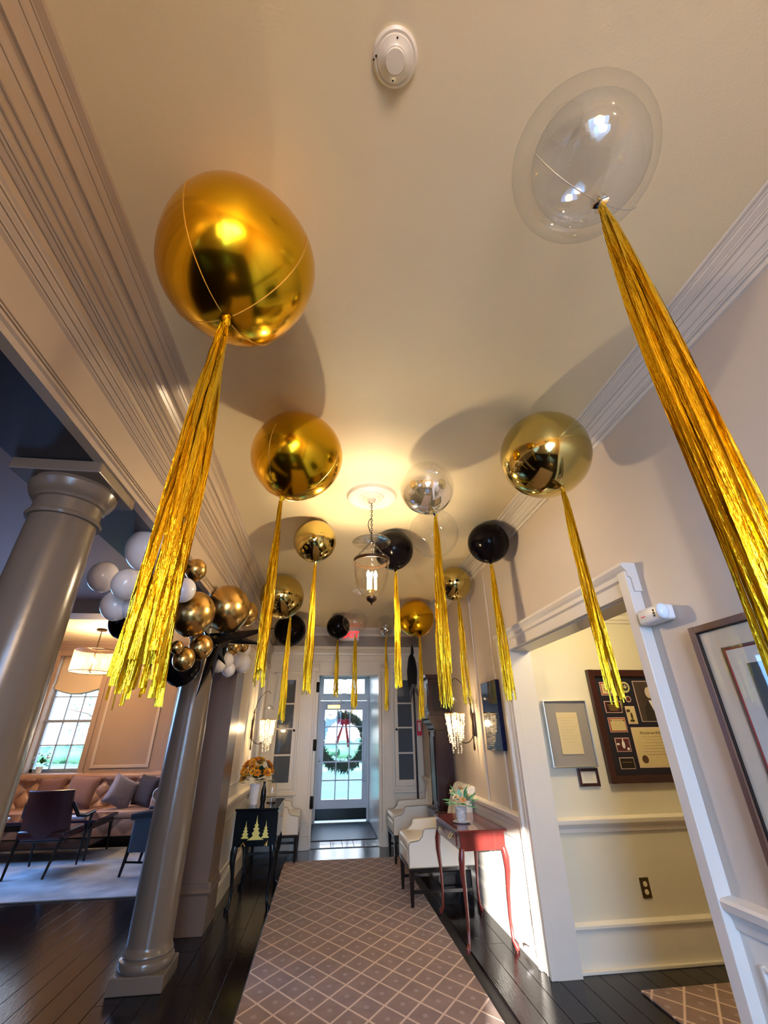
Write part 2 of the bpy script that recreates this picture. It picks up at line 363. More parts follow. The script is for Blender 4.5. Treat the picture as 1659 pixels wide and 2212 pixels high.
# thin wall moulding strip between panels high on right wall
struct(MB().box(1.545, XR, 4.05, 4.09, .85, 2.95, .004).box(1.545, XR, 4.58, 4.61, .85, 2.95, .004), 'trim_5', M_wall)
def notch(prof, zs, d, h=.006):
    # cut narrow recessed quirks into a moulding profile at heights zs
    out = [prof[0]]
    for (x0, z0), (x1, z1) in zip(prof, prof[1:]):
        for zq in zs:
            if z0 < zq < z1:
                f = (zq-z0)/(z1-z0); xq = x0+(x1-x0)*f; out += [(xq, zq-h/2), (xq-d, zq-h/2), (xq-d, zq+h/2), (xq, zq+h/2)]
        out.append((x1, z1))
    return out
# crown right
crp = [(1.56,2.93),(1.545,2.93),(1.54,2.945),(1.53,2.95),(1.525,2.965),(1.50,2.985),(1.47,3.01),(1.46,3.015),(1.455,3.028),(1.43,3.032),(1.42,3.05),(1.56,3.05)]
crq = [(XR-(x-XR), z) for x, z in crp]; crq = notch(crq, (2.9475, 2.957, 2.975, 2.999, 3.0125, 3.022, 3.04), .014, .004); crq = [(2*XR-x, z) for x, z in crq]
struct(MB().prism(crq, 'y', BW, YB), 'trim_6', M_trim)
struct(MB().prism([(1.42,3.05),(1.42,3.046),(1.405,3.044),(1.40,3.05)], 'y', BW, YB), 'trim_7', M_trim)
# crown back
cb = [(YB+(p[0]-1.56), p[1]) for p in crp]
struct(MB().prism(cb, 'x', -.95, XR), 'trim_8', M_trim)

# left beam with its mouldings
bx0, bx1, bz = -1.26, -.92, 2.38
struct(MB().box(bx0, bx1-.012, BW, 5.0, bz+.006, H), 'beam', M_beam)['kind'] = 'structure'
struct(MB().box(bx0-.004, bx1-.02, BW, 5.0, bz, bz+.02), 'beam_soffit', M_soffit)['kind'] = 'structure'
bp = [(-.96,2.378),(-.918,2.378),(-.915,2.40),(-.905,2.405),(-.905,2.412),(-.918,2.425),(-.918,2.443),(-.924,2.447),(-.924,2.60),(-.912,2.604),(-.910,2.62),(-.900,2.628),(-.900,2.645),(-.893,2.65),(-.893,2.675),(-.885,2.68),
      (-.90,2.69),(-.90,2.75),(-.885,2.757),(-.885,2.77),(-.872,2.785),(-.872,2.81),(-.862,2.82),(-.862,2.85),(-.85,2.86),(-.845,2.90),(-.825,2.93),(-.825,2.945),(-.81,2.952),(-.80,2.985),(-.785,3.01),(-.78,3.02),(-.775,3.035),(-.755,3.04),(-.75,3.05),(-.96,3.05)]
bp = [(x if z < 2.7 else x - .035*min(1, (z-2.7)/.2), z) for x, z in bp]
bp = notch(bp, (2.434, 2.450+.004, 2.612, 2.636, 2.662, 2.695, 2.745, 2.764, 2.777, 2.815, 2.855, 2.915, 2.949, 3.0, 3.028), .02, .007)
struct(MB().prism(bp, 'y', BW, 7.5), 'trim_9', M_beam)
# left wall beyond the pier
wl_ = struct(MB().box(-1.24, XL, 5.0, YB+.1, 0, H), 'wall_left', M_cream)
struct(MB().box(-1.25, -1.2, 5.14, 7.6, 0, H).box(-1.25, XL, 7.6, 9.2, 0, H), 'wall_right_lounge', M_lounge)
# pier
pr = MB().box(-1.25, -.90, 4.72, 5.12, .30, bz).box(-1.25, -.885, 4.705, 5.13, 0, .245, .004)
pr.prism([(-.90,.24),(-.875,.25),(-.87,.27),(-.88,.29),(-.895,.31),(-.90,.33),(-1.2,.33),(-1.2,.24)], 'y', 4.70, 5.14).prism([(4.72,.24),(4.70,.25),(4.69,.27),(4.70,.29),(4.712,.31),(4.72,.33),(5.0,.33),(5.0,.24)], 'x', -1.25, -.872)
struct(pr, 'pier', mat('pier_paint', (0.16, 0.11, 0.08), 0.35, bump=.04, var=.05))['kind'] = 'structure'
# left wall panelling: wainscot panels, rails
b = MB()
for a, c in ((5.2,5.95),(6.05,6.8),(6.9,7.45)):
    b.ring('x', a, c, .22, .66, .014, XL-.01, XL+.012, .004)
for a, c in ((5.25,5.95),(7.2,7.45)):
    b.ring('x', a, c, .95, 2.7, .016, XL-.01, XL+.014, .004)
struct(b, 'wainscot_left', M_cream)
struct(MB().prism([(XL,.74),(XL+.02,.75),(XL+.03,.79),(XL+.045,.80),(XL+.045,.82),(XL,.84)], 'y', 5.14, 7.5), 'chair_rail', M_cream)
struct(MB().prism([(XL,0),(XL+.03,0),(XL+.03,.15),(XL+.015,.18),(XL,.18)], 'y', 5.14, 7.5), 'baseboard_left', M_cream)

# back wall with entry opening
DX0, DX1, DZ = -.13, .86, 2.29
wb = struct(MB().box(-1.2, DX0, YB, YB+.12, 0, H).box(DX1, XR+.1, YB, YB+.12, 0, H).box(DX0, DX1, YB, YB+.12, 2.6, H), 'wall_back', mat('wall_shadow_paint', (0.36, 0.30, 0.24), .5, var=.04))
# painted panelling below the ledge
struct(MB().box(-.94, DX0, YB-.04, YB, 0, 2.70).box(DX1, XR-.01, YB-.04, YB, 0, 2.70).box(DX0, DX1, YB-.04, YB+.12, 2.30, 2.70), 'entry_panelling', M_cream)['kind'] = 'structure'
struct(MB().prism([(YB-.04,2.60),(YB-.055,2.61),(YB-.06,2.64),(YB-.08,2.66),(YB-.10,2.685),(YB-.12,2.69),(YB-.12,2.735),(YB,2.735)], 'x', -.94, XR-.01), 'trim_10', M_cream)
struct(MB().box(-.94, XR-.01, YB-.052, YB-.03, 2.50, 2.515, .003).box(-.94, XR-.01, YB-.06, YB-.03, 2.30, 2.335, .004), 'trim_11', M_cream)
for nm, (a, c) in (('pilaster', (-.40, -.165)), ('pilaster', (.90, 1.09))):
    b = MB().box(a, c, YB-.085, YB-.03, .16, 2.33, .003).box(a-.012, c+.012, YB-.10, YB-.03, 0, .16, .004)
    b.box(a+.03, c-.03, YB-.094, YB-.08, .3, 2.2, .004)
    b.box(a-.01, c+.01, YB-.10, YB-.03, 2.33, 2.36, .004).prism([(YB-.09,2.40),(YB-.10,2.405),(YB-.115,2.44),(YB-.125,2.445),(YB-.125,2.47),(YB-.03,2.47),(YB-.03,2.33),(YB-.09,2.33)], 'x', a-.03, c+.03)
    struct(b, nm, M_cream)['kind'] = 'structure'
# inner frame of the opening
struct(MB().box(DX0-.035, DX0+.008, YB-.07, YB+.125, 0, 2.29, .003).box(DX1-.008, DX1+.035, YB-.07, YB+.125, 0, 2.29, .003).box(DX0-.034, DX1+.034, YB-.069, YB+.124, 2.285, 2.32, .003), 'door_frame_1', M_cream)['kind'] = 'structure'
dfx = bpy.data.objects['door_frame_1']
for z in (.55, 1.28, 2.1):
    h_ = MB().box(DX0-.03, DX0+.022, YB-.082, YB-.068, z-.075, z+.075, .003).tube([(DX0-.004, YB-.085, z-.08), (DX0-.004, YB-.085, z+.08)], .008).build('hinge', M_iron, dfx)
# glazed side cabinets
def side_cab(x0, x1, knob, label):
    t = thing('display_cabinet', label, 'cabinet', (0,0,0))
    Y = YB-.04
    b = MB()
    st = .055; z0, z1 = .80, 2.21
    b.box(x0-st, x0, Y-.03, Y+.0, z0-.08, z1+.06, .003).box(x1, x1+st, Y-.03, Y, z0-.08, z1+.06, .003)
    b.box(x0-.0005, x1+.0005, Y-.0292, Y-.001, z0-.079, z0, .003).box(x0-.0005, x1+.0005, Y-.0292, Y-.001, z1, z1+.059, .003)
    b.build('door_frame', M_cream, t)
    hh = (z1-z0)/4
    for k in range(4):
        p = MB().box(x0, x1, Y-.012, Y-.008, z0+k*hh, z0+(k+1)*hh).build('glass_pane', M_pane, t)
        if k < 3: MB().box(x0, x1, Y-.028, Y-.004, z0+(k+1)*hh-.012, z0+(k+1)*hh+.012, .003).build('glazing_bar', M_cream, t)
    kx = x1+st*.5 if knob > 0 else x0-st*.5
    MB().sphere((kx, Y-.048, 1.48), .018, 12, 8).tube([(kx, Y-.03, 1.48), (kx, Y-.05, 1.48)], .007).build('knob', M_iron, t)
    b = MB().box(x0-st-.06, x0-st-.03, Y-.02, Y, z0-.12, z1+.12, .003).box(x1+st+.03, x1+st+.06, Y-.02, Y, z0-.12, z1+.12, .003)
    b.box(x0-st-.07, x1+st+.07, Y-.05, Y, z0-.16, z0-.125, .004)
    b.build('outer_moulding', M_cream, t)
    b = MB()
    b.ring('y', x0, x1, .2, .55, .016, Y-.012, Y+.002)
    b.build('lower_panel', M_cream, t)
    return t
side_cab(-.73, -.49, 1, 'glazed cream display cabinet left of the entry door behind the cabriole cabinet')
side_cab(1.16, 1.39, -1, 'glazed cream display cabinet right of the entry door beside the tall clock')

# vestibule
VX0, VX1, VY = -.15, .90, 9.66
struct(MB().box(VX0-.1, VX0, YB+.12, VY+.1, 0, 2.65), 'wall_left_vestibule', M_white)
struct(MB().box(VX1, VX1+.1, YB+.12, VY+.1, 0, 2.65), 'wall_right_vestibule', M_white)
struct(MB().box(VX0-.1, VX1+.1, YB+.12, VY+.1, 2.6, 2.7), 'ceiling', M_white)
# tiles threshold: rows of square tiles
vf = struct(MB().box(-.2, 1.0, YB-.02, 9.7, -.012, -.003), 'floor_vestibule', M_floor); vf['kind'] = 'structure'
tw = .165
for j, y in enumerate((7.56, 7.77, 9.44)):
    for i in range(7):
        x0 = -.16+i*tw
        MB().box(x0+.003, min(x0+tw, .99)-.003, y+.003, y+(.205 if j < 2 else .18)-.003, -.004, .004, .002).build('tile', M_tile, vf)
tag(MB().box(-.12, .87, 8.0, 9.42, 0.0, .014, .004).build('door_mat', M_rubber), 'black rubber entry mat in the vestibule in front of the glazed door', 'mat')
# outer front wall around door and transom
struct(MB().box(VX0-.1, -.115, VY-.02, VY+.1, 0, 2.65).box(.865, VX1+.1, VY-.02, VY+.1, 0, 2.65).box(VX0-.1, VX1+.1, VY-.02, VY+.1, 2.49, 2.65).box(-.115, .865, VY-.03, VY+.08, 2.05, 2.14, .004), 'wall_front_entry', M_white)
struct(MB().box(-.135, -.10, VY-.045, VY, 0, 2.14, .003).box(.85, .89, VY-.045, VY, 0, 2.14, .003), 'trim_12', M_white)
# glazed door leaf
dt = struct(MB().box(-.11, .0, VY-.02, VY+.025, .02, 2.04, .003).box(.76, .86, VY-.02, VY+.025, .02, 2.04, .003).box(0, .76, VY-.02, VY+.025, .02, .34, .003).box(0, .76, VY-.02, VY+.025, 1.87, 2.04, .003), 'door_1', mat('blue_white_door', (0.70, 0.72, 0.78), .3))
for i in range(1, 3): MB().box(.76*i/3-.012, .76*i/3+.012, VY-.018, VY+.02, .34, 1.87, .003).build('glazing_bar', MATS['blue_white_door'], dt)
for j in range(1, 5): MB().box(0, .76, VY-.017, VY+.018, .34+1.53*j/5-.012, .34+1.53*j/5+.012, .003).build('glazing_bar', MATS['blue_white_door'], dt)
for i in range(3):
    for j in range(5): MB().box(.76*i/3+.012, .76*(i+1)/3-.012, VY, VY+.003, .34+1.53*j/5+.012, .34+1.53*(j+1)/5-.012).build('glass_pane', M_glass, dt)
MB().box(-.10, .85, VY-.026, VY-.019, .03, .20, .002).build('kick_plate', mat('black_kick_plate', (.01, .02, .02), .2, .5), dt)
MB().box(.79, .85, VY-.028, VY-.019, .62, 1.35, .002).build('push_plate', mat('dull_steel', (.25, .25, .24), .35, .9), dt)
MB().sphere((-.07, VY-.05, .98), .025, 12, 8).tube([(-.07, VY-.02, .98), (-.07, VY-.05, .98)], .01).build('door_handle', M_steel, dt)
cl = MB().box(.04, .30, VY-.10, VY-.02, 1.885, 1.965, .006).build('door_closer', M_brass, dt)
MB().tube([(.26, VY-.07, 1.97), (.40, VY-.12, 2.0), (.30, VY-.03, 2.05)], .007).build('closer_arm', M_steel, dt)
# transom with leaded tracery
ts = struct(MB().box(-.115, -.05, VY-.02, VY+.03, 2.14, 2.49, .003).box(.80, .865, VY-.02, VY+.03, 2.14, 2.49, .003).box(-.05, .80, VY-.02, VY+.03, 2.14, 2.18, .003).box(-.05, .80, VY-.02, VY+.03, 2.46, 2.49, .003), 'window_1', M_white)
MB().box(-.05, .80, VY, VY+.003, 2.18, 2.46).build('glass_pane', M_glass, ts)
b = MB(); zc = 2.32; hz = .14
def arc(cx, cz, r, a0, a1, n=14): return [(cx+r*cos(radians(a0+(a1-a0)*i/n)), VY-.006, cz+r*sin(radians(a0+(a1-a0)*i/n))) for i in range(n+1)]
b.tube(arc(.375, zc, .138, 0, 360, 28), .006, 5)
b.tube(arc(.375, zc, .035, 0, 360, 12), .006, 5)
for sgn, cx in ((-1, .095), (1, .655)):
    for (qx, qz, a0) in ((cx-.14, zc-.14, 0), (cx+.14, zc-.14, 90), (cx+.14, zc+.14, 180), (cx-.14, zc+.14, 270)): b.tube(arc(qx, qz, .125, a0, a0+90), .006, 5)
b.tube([(-.05, VY-.006, zc), (.24, VY-.006, zc)], .003, 5).tube([(.51, VY-.006, zc), (.80, VY-.006, zc)], .003, 5).tube([(.375, VY-.006, 2.18), (.375, VY-.006, 2.46)], .004, 5)
b.build('tracery', M_iron, ts)

# lounge: far wall with two windows
WY = 9.1
def far_wall():
    b = MB(); wins = [(-5.0, -4.16), (-2.78, -1.95)]; z0, z1 = .90, 2.80
    xs = [-7.2, -5.0, -4.16, -2.78, -1.95, -1.2]
    b.box(-7.2, -5.0, WY, WY+.25, 0, H).box(-4.16, -2.78, WY, WY+.25, 0, H).box(-1.95, -1.0, WY, WY+.25, 0, H)
    for a, c in wins: b.box(a, c, WY, WY+.25, 0, z0).box(a, c, WY, WY+.25, z1, H)
    struct(b, 'wall_back_lounge', M_lounge)
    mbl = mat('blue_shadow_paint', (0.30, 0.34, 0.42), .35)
    for k, (a, c) in enumerate(wins):
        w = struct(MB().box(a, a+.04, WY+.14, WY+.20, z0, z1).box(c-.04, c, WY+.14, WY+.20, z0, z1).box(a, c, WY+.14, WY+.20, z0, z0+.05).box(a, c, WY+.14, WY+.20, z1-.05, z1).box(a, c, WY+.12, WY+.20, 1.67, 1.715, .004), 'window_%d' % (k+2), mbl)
        for i in (1, 2): MB().box(a+.04+(c-a-.08)*i/3-.009, a+.04+(c-a-.08)*i/3+.009, WY+.15, WY+.185, z0+.05, z1-.05).build('glazing_bar', mbl, w)
        for z in (1.31, 2.1, 2.45): MB().box(a+.04, c-.04, WY+.15, WY+.185, z-.009, z+.009).build('glazing_bar', mbl, w)
        MB().box(a+.04, c-.04, WY+.165, WY+.168, z0+.05, z1-.05).build('glass_pane', M_glass, w)
        struct(MB().box(a-.09, a, WY-.03, WY, z0-.1, z1+.09, .006).box(c, c+.09, WY-.03, WY, z0-.1, z1+.09, .006).box(a-.09, c+.09, WY-.035, WY, z1, z1+.09, .006).box(a-.12, c+.12, WY-.06, WY+.14, z0-.03, z0, .006), 'window_casing_%d' % (k+1), M_lounge)['kind'] = 'structure'
        # relaxed roman blind with a sagging hem
        bb = MB(); n = 16
        vs = []; fs = []
        for i in range(n+1):
            u = i/n; x = a+.02+(c-a-.04)*u; sag = .09*sin(pi*u)
            for j, z in enumerate((z1, 2.55, 2.36-sag*.5, 2.24-sag, 2.22-sag)):
                vs.append((x, WY+.06-.02*(j % 2)-(.02 if j == 3 else 0), z))
        for i in range(n):
            for j in range(4): fs.append((i*5+j, (i+1)*5+j, (i+1)*5+j+1, i*5+j+1))
        o = bb.add(vs, fs, True).build('roman_blind', M_blind); sd = o.modifiers.new('s', 'SOLIDIFY'); sd.thickness = .006
        tag(o, ('cream relaxed blind on the leftmost lounge window above the sofa', 'cream relaxed blind on the lounge window half hidden by the near column')[k], 'blind')
    # wall panel frames
    b = MB()
    for a, c, z0_, z1_ in ((-3.98, -3.02, .95, 2.62), (-1.8, -1.35, .95, 2.62)):
        b.ring('y', a, c, z0_, z1_, .05, WY-.018, WY+.002, .006)
    struct(b, 'trim_13', mat('lounge_moulding', (.58, .48, .40), .4))
    struct(MB().prism([(WY,2.86),(WY-.02,2.86),(WY-.03,2.90),(WY-.06,2.93),(WY-.11,2.99),(WY-.13,3.0),(WY-.15,3.05),(WY,3.05)], 'x', -7, -1.2), 'trim_14', M_lounge)
    struct(MB().box(-7, -1.2, WY-.03, WY, 0, .2, .006), 'baseboard_lounge', M_lounge)
far_wall()
struct(MB().box(-5.6, -5.4, BW, 9.3, 0, H), 'wall_left_lounge', M_lounge)
struct(MB().ring('x', 5.95, 7.85, .85, 2.85, .09, -5.4, -5.36, .006).box(-5.4, -5.38, 6.0, 7.8, .9, 2.8), 'window_4', M_curt)  # unseen solid window panel, placed with its lamp for a blue floor glint
struct(MB().box(-7.0, -1.26, 6.0, 6.35, 2.86, H), 'beam', M_lounge)['kind'] = 'structure'
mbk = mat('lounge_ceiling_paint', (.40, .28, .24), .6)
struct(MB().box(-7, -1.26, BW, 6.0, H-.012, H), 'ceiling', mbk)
# rear wall behind the camera: opening shaped for the sun patch, added opaque window
SX0, SX1, SZ0, SZ1 = -1.06, -.60, 1.22, 2.14
struct(MB().box(-7.2, SX0, BW-.2, BW, 0, H).box(SX1, XR+.2, BW-.2, BW, 0, H).box(SX0, SX1, BW-.2, BW, 0, SZ0).box(SX0, SX1, BW-.2, BW, SZ1, H), 'wall_rear', M_wall)
struct(MB().box(-.6, .8, BW, BW+.04, .4, 2.5, .01).box(-.5,.7,BW+.03,BW+.06,.5,2.4,.01), 'window_rear', M_curt)  # solid curtain panel added behind the area lamp, lets no light through

# ================================================================== columns
def column(x, y, label):
    t = thing('column', label, 'column', (x, y, 0))
    MB().box(-.165, .165, -.165, .165, 0, .085, .006).build('plinth', M_col, t)
    MB().lathe([(.16,.085),(.168,.095),(.172,.115),(.165,.135),(.150,.142),(.150,.15),(.156,.158),(.154,.17),(.146,.178),(.142,.20)], seg=40).build('base_moulding', M_col, t)
    pr = [(.142,.20)]
    for i in range(13):
        u = i/12; r = .141 - .004*u - .020*max(0, u-.3)/.7; pr.append((r, .22 + (1.95)*u))
    pr.append((.116, 2.175)); MB().lathe(pr, seg=40).build('shaft', M_col, t)
    MB().lathe([(.116,2.17),(.128,2.172),(.132,2.182),(.128,2.192),(.119,2.195),(.119,2.245),(.128,2.25),(.133,2.262),(.140,2.266),(.150,2.285),(.158,2.31),(.150,2.33)], seg=40).build('capital', M_col, t)
    MB().box(-.165, .165, -.165, .165, 2.328, 2.378, .004).build('abacus', M_col, t)
    return t
column(-1.09, 1.70, 'large round taupe column nearest the camera at far left with square abacus')
column(-1.09, 4.02, 'round taupe column on a square plinth in front of the square pier')

# ================================================================== carpets
o = MB().box(-.42, 1.05, .9, 6.88, .001, .008, .003).build('runner_carpet', M_carpet); tag(o, 'long brown trellis patterned runner carpet down the middle of the hallway', 'carpet')
o = MB().box(1.98, 3.6, 1.2, 3.42, .001, .013, .004).build('hall_carpet', M_carpet); tag(o, 'brown trellis patterned carpet inside the side hall at bottom right', 'carpet')
o = MB().box(-5.25, -1.45, 5.80, 8.12, 0.0, .013, .004).build('lounge_rug', M_rug); tag(o, 'large mottled pale blue grey rug under the lounge chairs', 'rug')

# ================================================================== balloons with tassels
def tassel(parent, z0, z1, R0, n, seedv, drift=(0, 0)):
    rnd = random.Random(seedv); L = z0 - z1
    MB().tube([(0,0,z0+.012),(0.004,0,z0+.004),(0,0,z0-.02)], [.009,.012,.007], 8).sphere((.006,.004,z0), .010, 8, 6).build('tassel_knot', M_tinsel, parent)
    b = MB()
    for k in range(n):
        a = 2*pi*k/n + rnd.uniform(-.3, .3); rr = R0*math.sqrt(rnd.uniform(.12, 1)); l = L*rnd.uniform(.90, 1.0)
        w = rnd.uniform(.0035, .0065)*(1 + R0*6); tw = rnd.uniform(0, pi); ns = 16; ph = rnd.uniform(0, 6); vs = []
        for i in range(ns+1):
            u = i/ns; r = .005 + (rr)*(u**.55)
            x = r*cos(a) + .004*sin(u*9+ph) + drift[0]*u; y = r*sin(a) + .004*cos(u*8+ph) + drift[1]*u; z = z0 - .012 - l*u
            t_ = tw + .5*sin(u*7+ph) + rnd.uniform(-.25, .25); ww = w*(.45+.55*min(1, u*4))
            dx, dy = cos(t_)*ww, sin(t_)*ww
            vs += [(x-dx, y-dy, z), (x+dy*.35, y-dx*.35, z), (x+dx, y+dy, z)]
        fs = []
        for i in range(ns):
            for q in (0, 1): fs.append((i*3+q, i*3+q+1, i*3+q+4, i*3+q+3))
        b.add(vs, fs, False)
    b.build('tassel_strips', M_tinsel, parent, kind='stuff')

def balloon(name, label, x, y, r, m, kind, zbot, R0, n, group=None, drift=(0,0), seed=1, z=None, kn=(0,0)):
    zc = (H - .004 - r) if z is None else z
    t = thing(name, label, 'balloon', (x, y, 0), 0, group)
    def sh(ph, th):
        k = 1.0
        if kind == 'foil': k *= 1 + .022*cos(4*ph + .6)*(sin(th)**4)
        if th > 2.55: k *= 1 + .05*(th-2.55)**1
        return k
    big = r > .2; kx, ky = kn; kd = Vector((kx, ky, -math.sqrt(r*r-kx*kx-ky*ky))).normalized()
    T = Matrix.Translation((0,0,zc)) @ Vector((0,0,-1)).rotation_difference(kd).to_matrix().to_4x4() @ Matrix.Translation((0,0,-zc))
    MB().sphere((0,0,zc), r, 64 if big else 40, 36 if big else 24, sh).tf(T).build('envelope', m, t)
    MB().lathe([(.010,0),(.012,.012),(.02,.03),(.01,.034)], (0,0,zc-r-.022), 12).tf(T).build('neck', m, t)
    if kind == 'foil':
        for q in range(4):
            pts = []; ph = q*pi/2 + pi/4 + .35
            for i in range(15):
                th = pi - .1 - i*.115; k = sh(ph, th)*1.002
                pts.append((r*k*sin(th)*cos(ph), r*k*sin(th)*sin(ph), zc + r*k*cos(th)))
            MB().tube(pts, .0022 if big else .0014, 6).tf(T).build('seam', M_seam, t)
    elif kind == 'double':
        MB().sphere((.012,-.01,zc-.012), r*.80, 40, 24).build('inner_bubble', M_milky, t)
        MB().tube([(q_*r*.09, .004*q_, zc - r*1.01*math.sqrt(max(.02, 1-(q_*.09)**2))) for q_ in range(-10, 10)], .0012, 5).build('string', M_steel, t)
        MB().sphere((0,0,zc-r-.014), (.022,.018,.014), 12, 8, lambda p, q_: 1+.3*sin(5*p)).build('crumpled_tail', M_chrome, t)
        MB().lathe([(.05,0),(.052,.006),(.05,.012)], (-.02,-.02,zc+r-.004), 20, cap=False).build('valve_collar', M_clear, t)
    elif kind == 'silver_core':
        MB().sphere((.0,0,zc-r*.3), (r*.62,r*.62,r*.60), 32, 20, lambda p, q_: 1+.03*sin(5*p)*sin(q_)).build('silver_inner_balloon', M_chrome, t, label='small silver balloon inside the clear one')
    elif kind == 'filled':
        rnd = random.Random(5); b = MB()
        for i in range(26):
            d = Vector((rnd.uniform(-1,1), rnd.uniform(-1,1), rnd.uniform(-1,1))).normalized()*r*rnd.uniform(.5,.93); b.sphere((d.x, d.y, zc+d.z), .0035, 6, 4)
        b.build('glitter_drops', M_crystal, t, kind='stuff')
    if kn == (0,0): tassel(t, zc-r-.02, zbot, R0, n, seed, drift)
    else:
        kp = kd*(r+.02)
        nb = len(t.children); tassel(t, zc+kp.z, zbot, R0, n, seed, drift)
        for c in t.children:
            if c.name.startswith('tassel'): c.location = (kp.x, kp.y, 0)
    return t
# half silver film: lower mirror, upper clear
def halfsilver():
    m = bpy.data.materials.new('half_silvered_film'); m.use_nodes = True; n = m.node_tree.nodes; l = m.node_tree.links
    n.remove(n['Principled BSDF']); tr = n.new('ShaderNodeBsdfTransparent'); gl = n.new('ShaderNodeBsdfGlossy'); gl.inputs['Roughness'].default_value = .07
    gl.inputs[0].default_value = (.82,.84,.86,1)
    t = n.new('ShaderNodeTexCoord'); s = n.new('ShaderNodeSeparateXYZ'); l.new(t.outputs['Object'], s.inputs[0])
    mr = n.new('ShaderNodeMapRange'); l.new(s.outputs['Z'], mr.inputs[0]); mr.inputs[1].default_value = 2.78; mr.inputs[2].default_value = 2.92; mr.inputs[3].default_value = .88; mr.inputs[4].default_value = .22
    mx = n.new('ShaderNodeMixShader'); l.new(mr.outputs[0], mx.inputs[0]); l.new(tr.outputs[0], mx.inputs[1]); l.new(gl.outputs[0], mx.inputs[2]); l.new(mx.outputs[0], n['Material Output'].inputs[0])
    return m
M_half = halfsilver()
rB, rS = .25, .179
BL = [
 ('foil_balloon', 'largest gold foil balloon nearest the camera at upper left with beaded seams', -.36, .935, rB, M_gold, 'foil', 1.455, .045, 38, (0.0,0)),
 ('foil_balloon', 'large gold foil balloon second from the camera left of the lantern', -.225, 2.02, rB, M_gold, 'foil', 1.60, .026, 24, (-0.01,0)),
 ('foil_balloon', 'small bright mirror gold balloon just left of the lantern', -.155, 3.36, rS, M_olive, 'plain', 1.675, .034, 22, (0,0)),
 ('foil_balloon', 'large dull gold balloon by the left cornice behind the second tassel', -.545, 4.80, rB*.98, M_olive, 'plain', 1.53, .036, 20, (0,0)),
 ('latex_balloon', 'large black balloon at the back left above the glazed cabinet', -.58, 6.60, .234, M_black, 'plain', 1.75, .022, 12, (0,0)),
 ('latex_balloon', 'small black balloon at the back beside the exit sign', .135, 6.58, .176, M_black, 'plain', 1.885, .036, 20, (0,0)),
 ('bubble_balloon', 'clear bubble balloon in front of the exit sign', .365, 6.22, .180, M_clear, 'filled', 1.66, .034, 20, (0,0)),
 ('bubble_balloon', 'small clear balloon with a silver core at the back right of the lantern', .86, 6.55, .160, M_clear, 'silver_core', 1.71, .028, 16, (0,0)),
 ('foil_balloon', 'deep gold foil balloon at the back right below the pale gold one', 1.155, 5.69, .244, M_gold, 'foil', 1.565, .030, 20, (-0.03,-.03)),
 ('foil_balloon', 'dull gold balloon against the right cornice behind the long double tassel', 1.335, 4.36, .184, M_olive, 'plain', 1.665, .036, 18, (0.0,0)),
 ('foil_balloon', 'half silvered clear balloon right of the ceiling medallion', .605, 2.40, rS, M_half, 'plain', 1.71, .026, 20, (0.0,0)),
 ('bubble_balloon', 'empty clear balloon just behind the half silvered balloon', .805, 3.06, .198, M_clear, 'plain', 1.55, .040, 24, (0,0)),
 ('latex_balloon', 'black balloon directly behind the glass lantern', .54, 3.50, .176, M_black, 'plain', 1.71, .026, 18, (0,0)),
 ('latex_balloon', 'black balloon touching the right cornice', 1.335, 3.26, .176, M_black, 'plain', 1.615, .036, 22, (0.01,0)),
 ('foil_balloon', 'large mirror pale gold balloon against the right cornice above the side doorway', 1.17, 1.865, .246, M_olive, 'plain', 1.50, .026, 24, (0.02,0)),
 ('bubble_balloon', 'big transparent double bubble balloon at upper right nearest the camera', .66, .545, .195, M_clear, 'double', 1.15, .042, 38, (0.0,-.0)),
]
KN = {1: (-.06,.03), 3: (.10,.04), 8: (.05,.03), 9: (.05,.07), 10: (.05,.035), 12: (.02,.05), 14: (.02,-.05), 2: (.012,.02), 6: (.01,.02)}
for i, (nm, lb, x, y, r, m, kd, zb, R0, n, dr) in enumerate(BL):
    balloon(nm, lb, x, y, r, m, kd, zb, R0, n, 'balloons with gold tassels under the ceiling', dr, 100+i, kn=KN.get(i, (0,0)))

# ---- organic balloon garland on the beam
g = thing('balloon_garland', 'garland of white, gold and black balloons balloons with black starbursts tied along the beam', 'garland', (-.95, 3.0, 2.1))
GL = [('w',-1.0,2.3,2.31,.117),('w',-1.1,2.131,2.097,.07),('w',-.95,2.055,2.04,.067),('w',-1.04,2.205,1.978,.071),('w',-.94,2.197,1.966,.063),('w',-.95,2.375,2.179,.059),('w',-.84,2.5,2.152,.067),
 ('b',-1.15,2.577,1.975,.079),('b',-1.1,2.69,1.93,.047),('b',-.98,3.195,1.831,.121),('g',-.86,2.7,2.346,.067),('g',-.9,2.946,2.129,.14),('g',-.8,3.461,2.301,.172),('g',-.76,4.032,2.406,.106),
 ('g',-.84,3.052,1.932,.079),('g',-.86,3.459,2.04,.046),('g',-.88,2.71,1.87,.037),('g',-.87,2.842,1.825,.067),('g',-.84,4.082,2.114,.063),('g',-.8,4.256,2.16,.058),
 ('w',-.88,3.807,1.921,.053),('w',-.86,4.098,1.927,.058),('w',-.84,4.586,2.051,.087),('w',-.88,4.358,2.054,.083),('w',-.84,4.604,2.182,.067),('w',-.88,4.048,1.998,.062)]
rnd = random.Random(3)
